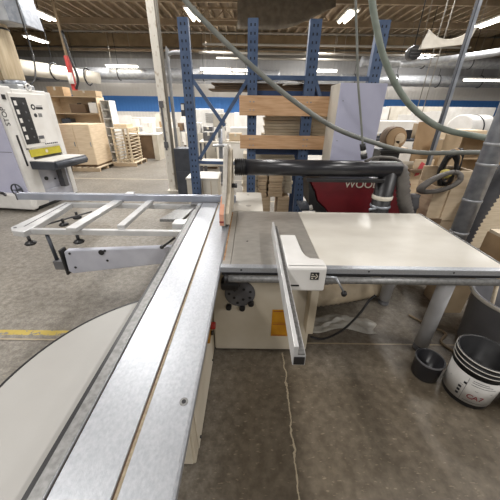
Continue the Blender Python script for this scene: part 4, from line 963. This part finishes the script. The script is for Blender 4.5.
# plastic flap and fan
single(MB().grid(lambda u, v: (4.0 + 1.15 * u + .22 * (1 - u) * v * 0 + (.22 * v), 8 + .15 * v, 3.04 + .42 * v * (1 - 1.15 * u * (1 - u) * 2) - .10 * math.sin(PI * u) * (1 - v) * 0 + .12 * u), 18, 8), 'plastic_flap', M['sheet'],
       'white plastic sheet flap hanging in air at upper right', 'plastic sheet', (4.6, 8, 3.2), solid=.01)
fl = bpy.data.objects['plastic_flap']
MB().cyl((4.05, 8.0, 3.04), (4.05, 8.0, 6.5), .006, 6).cyl((5.35, 8.1, 3.5), (5.35, 8.1, 6.5), .006, 6).build('flap_cord', M['conduit'], fl)
fn_ = thing('hanging_fixture', 'small round black fixture hanging left of white plastic flap', 'fixture', (4.0, 8.3, 3.0))
MB().cyl((4.05, 8.2, 3.02), (4.05, 8.42, 3.02), .155, 28).build('round_body', M['black'], fn_, .01)
for z in (2.95, 3.02, 3.09): MB().box(3.94, 4.16, 8.19, 8.2, z - .006, z + .006).build('grille_bar', M['mgrey'], fn_)
MB().cyl((4.05, 8.32, 3.17), (4.05, 8.32, 6.5), .012, 6).build('hang_rod', M['black'], fn_)
for lab, x, y in (('thin tan hanging cord right of plastic flap', 4.9, 9.0), ('second thin tan cord nearer the steel strut', 5.25, 9.3)):
    c = single(MB().cyl((x, y, 1.6), (x + .1, y, 6.5), .012, 6), 'cord', M['conduit'], lab, 'cord', (x, y, 1.6))

# lights: fixtures that the photo shows
def fixture(label, x, y, z, rz, ln=1.8, w=.56):
    t = thing('light_fixture', label, 'ceiling light', (0, 0, 0))
    MB().box(-w / 2, w / 2, -ln / 2, ln / 2, .02, .09).build('housing', M['white_m'], t, .005)
    for s in (-w / 4, w / 4): MB().cyl((s, -ln / 2 + .03, .0), (s, ln / 2 - .03, .0), .06, 10).build('tube', M['tube'], t)
    for s in (-ln / 3, ln / 3): MB().cyl((0, s, .09), (0, s, 6.749 - z), .008, 6).build('suspension', M['conduit'], t)
    return place(t, x, y, z, rz)
FX = [('bright ceiling light at top left nearest dust collector', -10.15, 16.4, 5.6, 0), ('ceiling light at left below the nearest one', -14.1, 21.7, 5.6, 0),
      ('ceiling light above white column and rack post', -2.8, 16.1, 5.6, 0), ('ceiling light above tall lavender cabinet', 4.4, 16.1, 5.6, 0), ('ceiling light at upper right corner', 11.5, 16.6, 5.6, 0)]
for a in FX: fixture(*a)
FW = [('level ceiling light left of white column', -9.25, 22.8, 4.33, 2.2), ('level ceiling light right of white column', -2.6, 22.8, 4.22, 2.2), ('level ceiling light beside second rack post', -.55, 22.6, 4.18, 1.7),
      ('level ceiling light between third and fourth rack posts', 5.0, 22.6, 4.2, 1.9), ('level ceiling light low at right edge', 14.6, 20, 3.55, 2.4)]
for lab, x, y, z, ln in FW: fixture(lab, x, y, z, 90, ln, .4)

# ================================================================== LIGHTING
def area(x, y, z, sx, sy, p, col=(1, .975, .945)):
    l = bpy.data.lights.new('lamp', 'AREA'); l.shape = 'RECTANGLE'; l.size = sx; l.size_y = sy; l.energy = p; l.color = col
    o = bpy.data.objects.new('lamp', l); COL.objects.link(o); o.location = (x, y, z)
for x in (-10.15, -2.8, 4.4, 11.5):
    for y in (-5, .2, 5.4, 10.8, 16.2, 21.5):
        area(x, y, 5.5, .5, 1.6, 170 if y < 9 else (430 if y < 14 else 360))
w = bpy.data.worlds.new('world'); SC.world = w; w.use_nodes = True
w.node_tree.nodes['Background'].inputs[0].default_value = (1, .98, .95, 1)
w.node_tree.nodes['Background'].inputs[1].default_value = .3

SC.view_settings.view_transform = 'Standard'; SC.view_settings.look = 'None'
SC.view_settings.gamma = 1.0; SC.view_settings.use_curve_mapping = False
SC.view_settings.exposure = 0.0
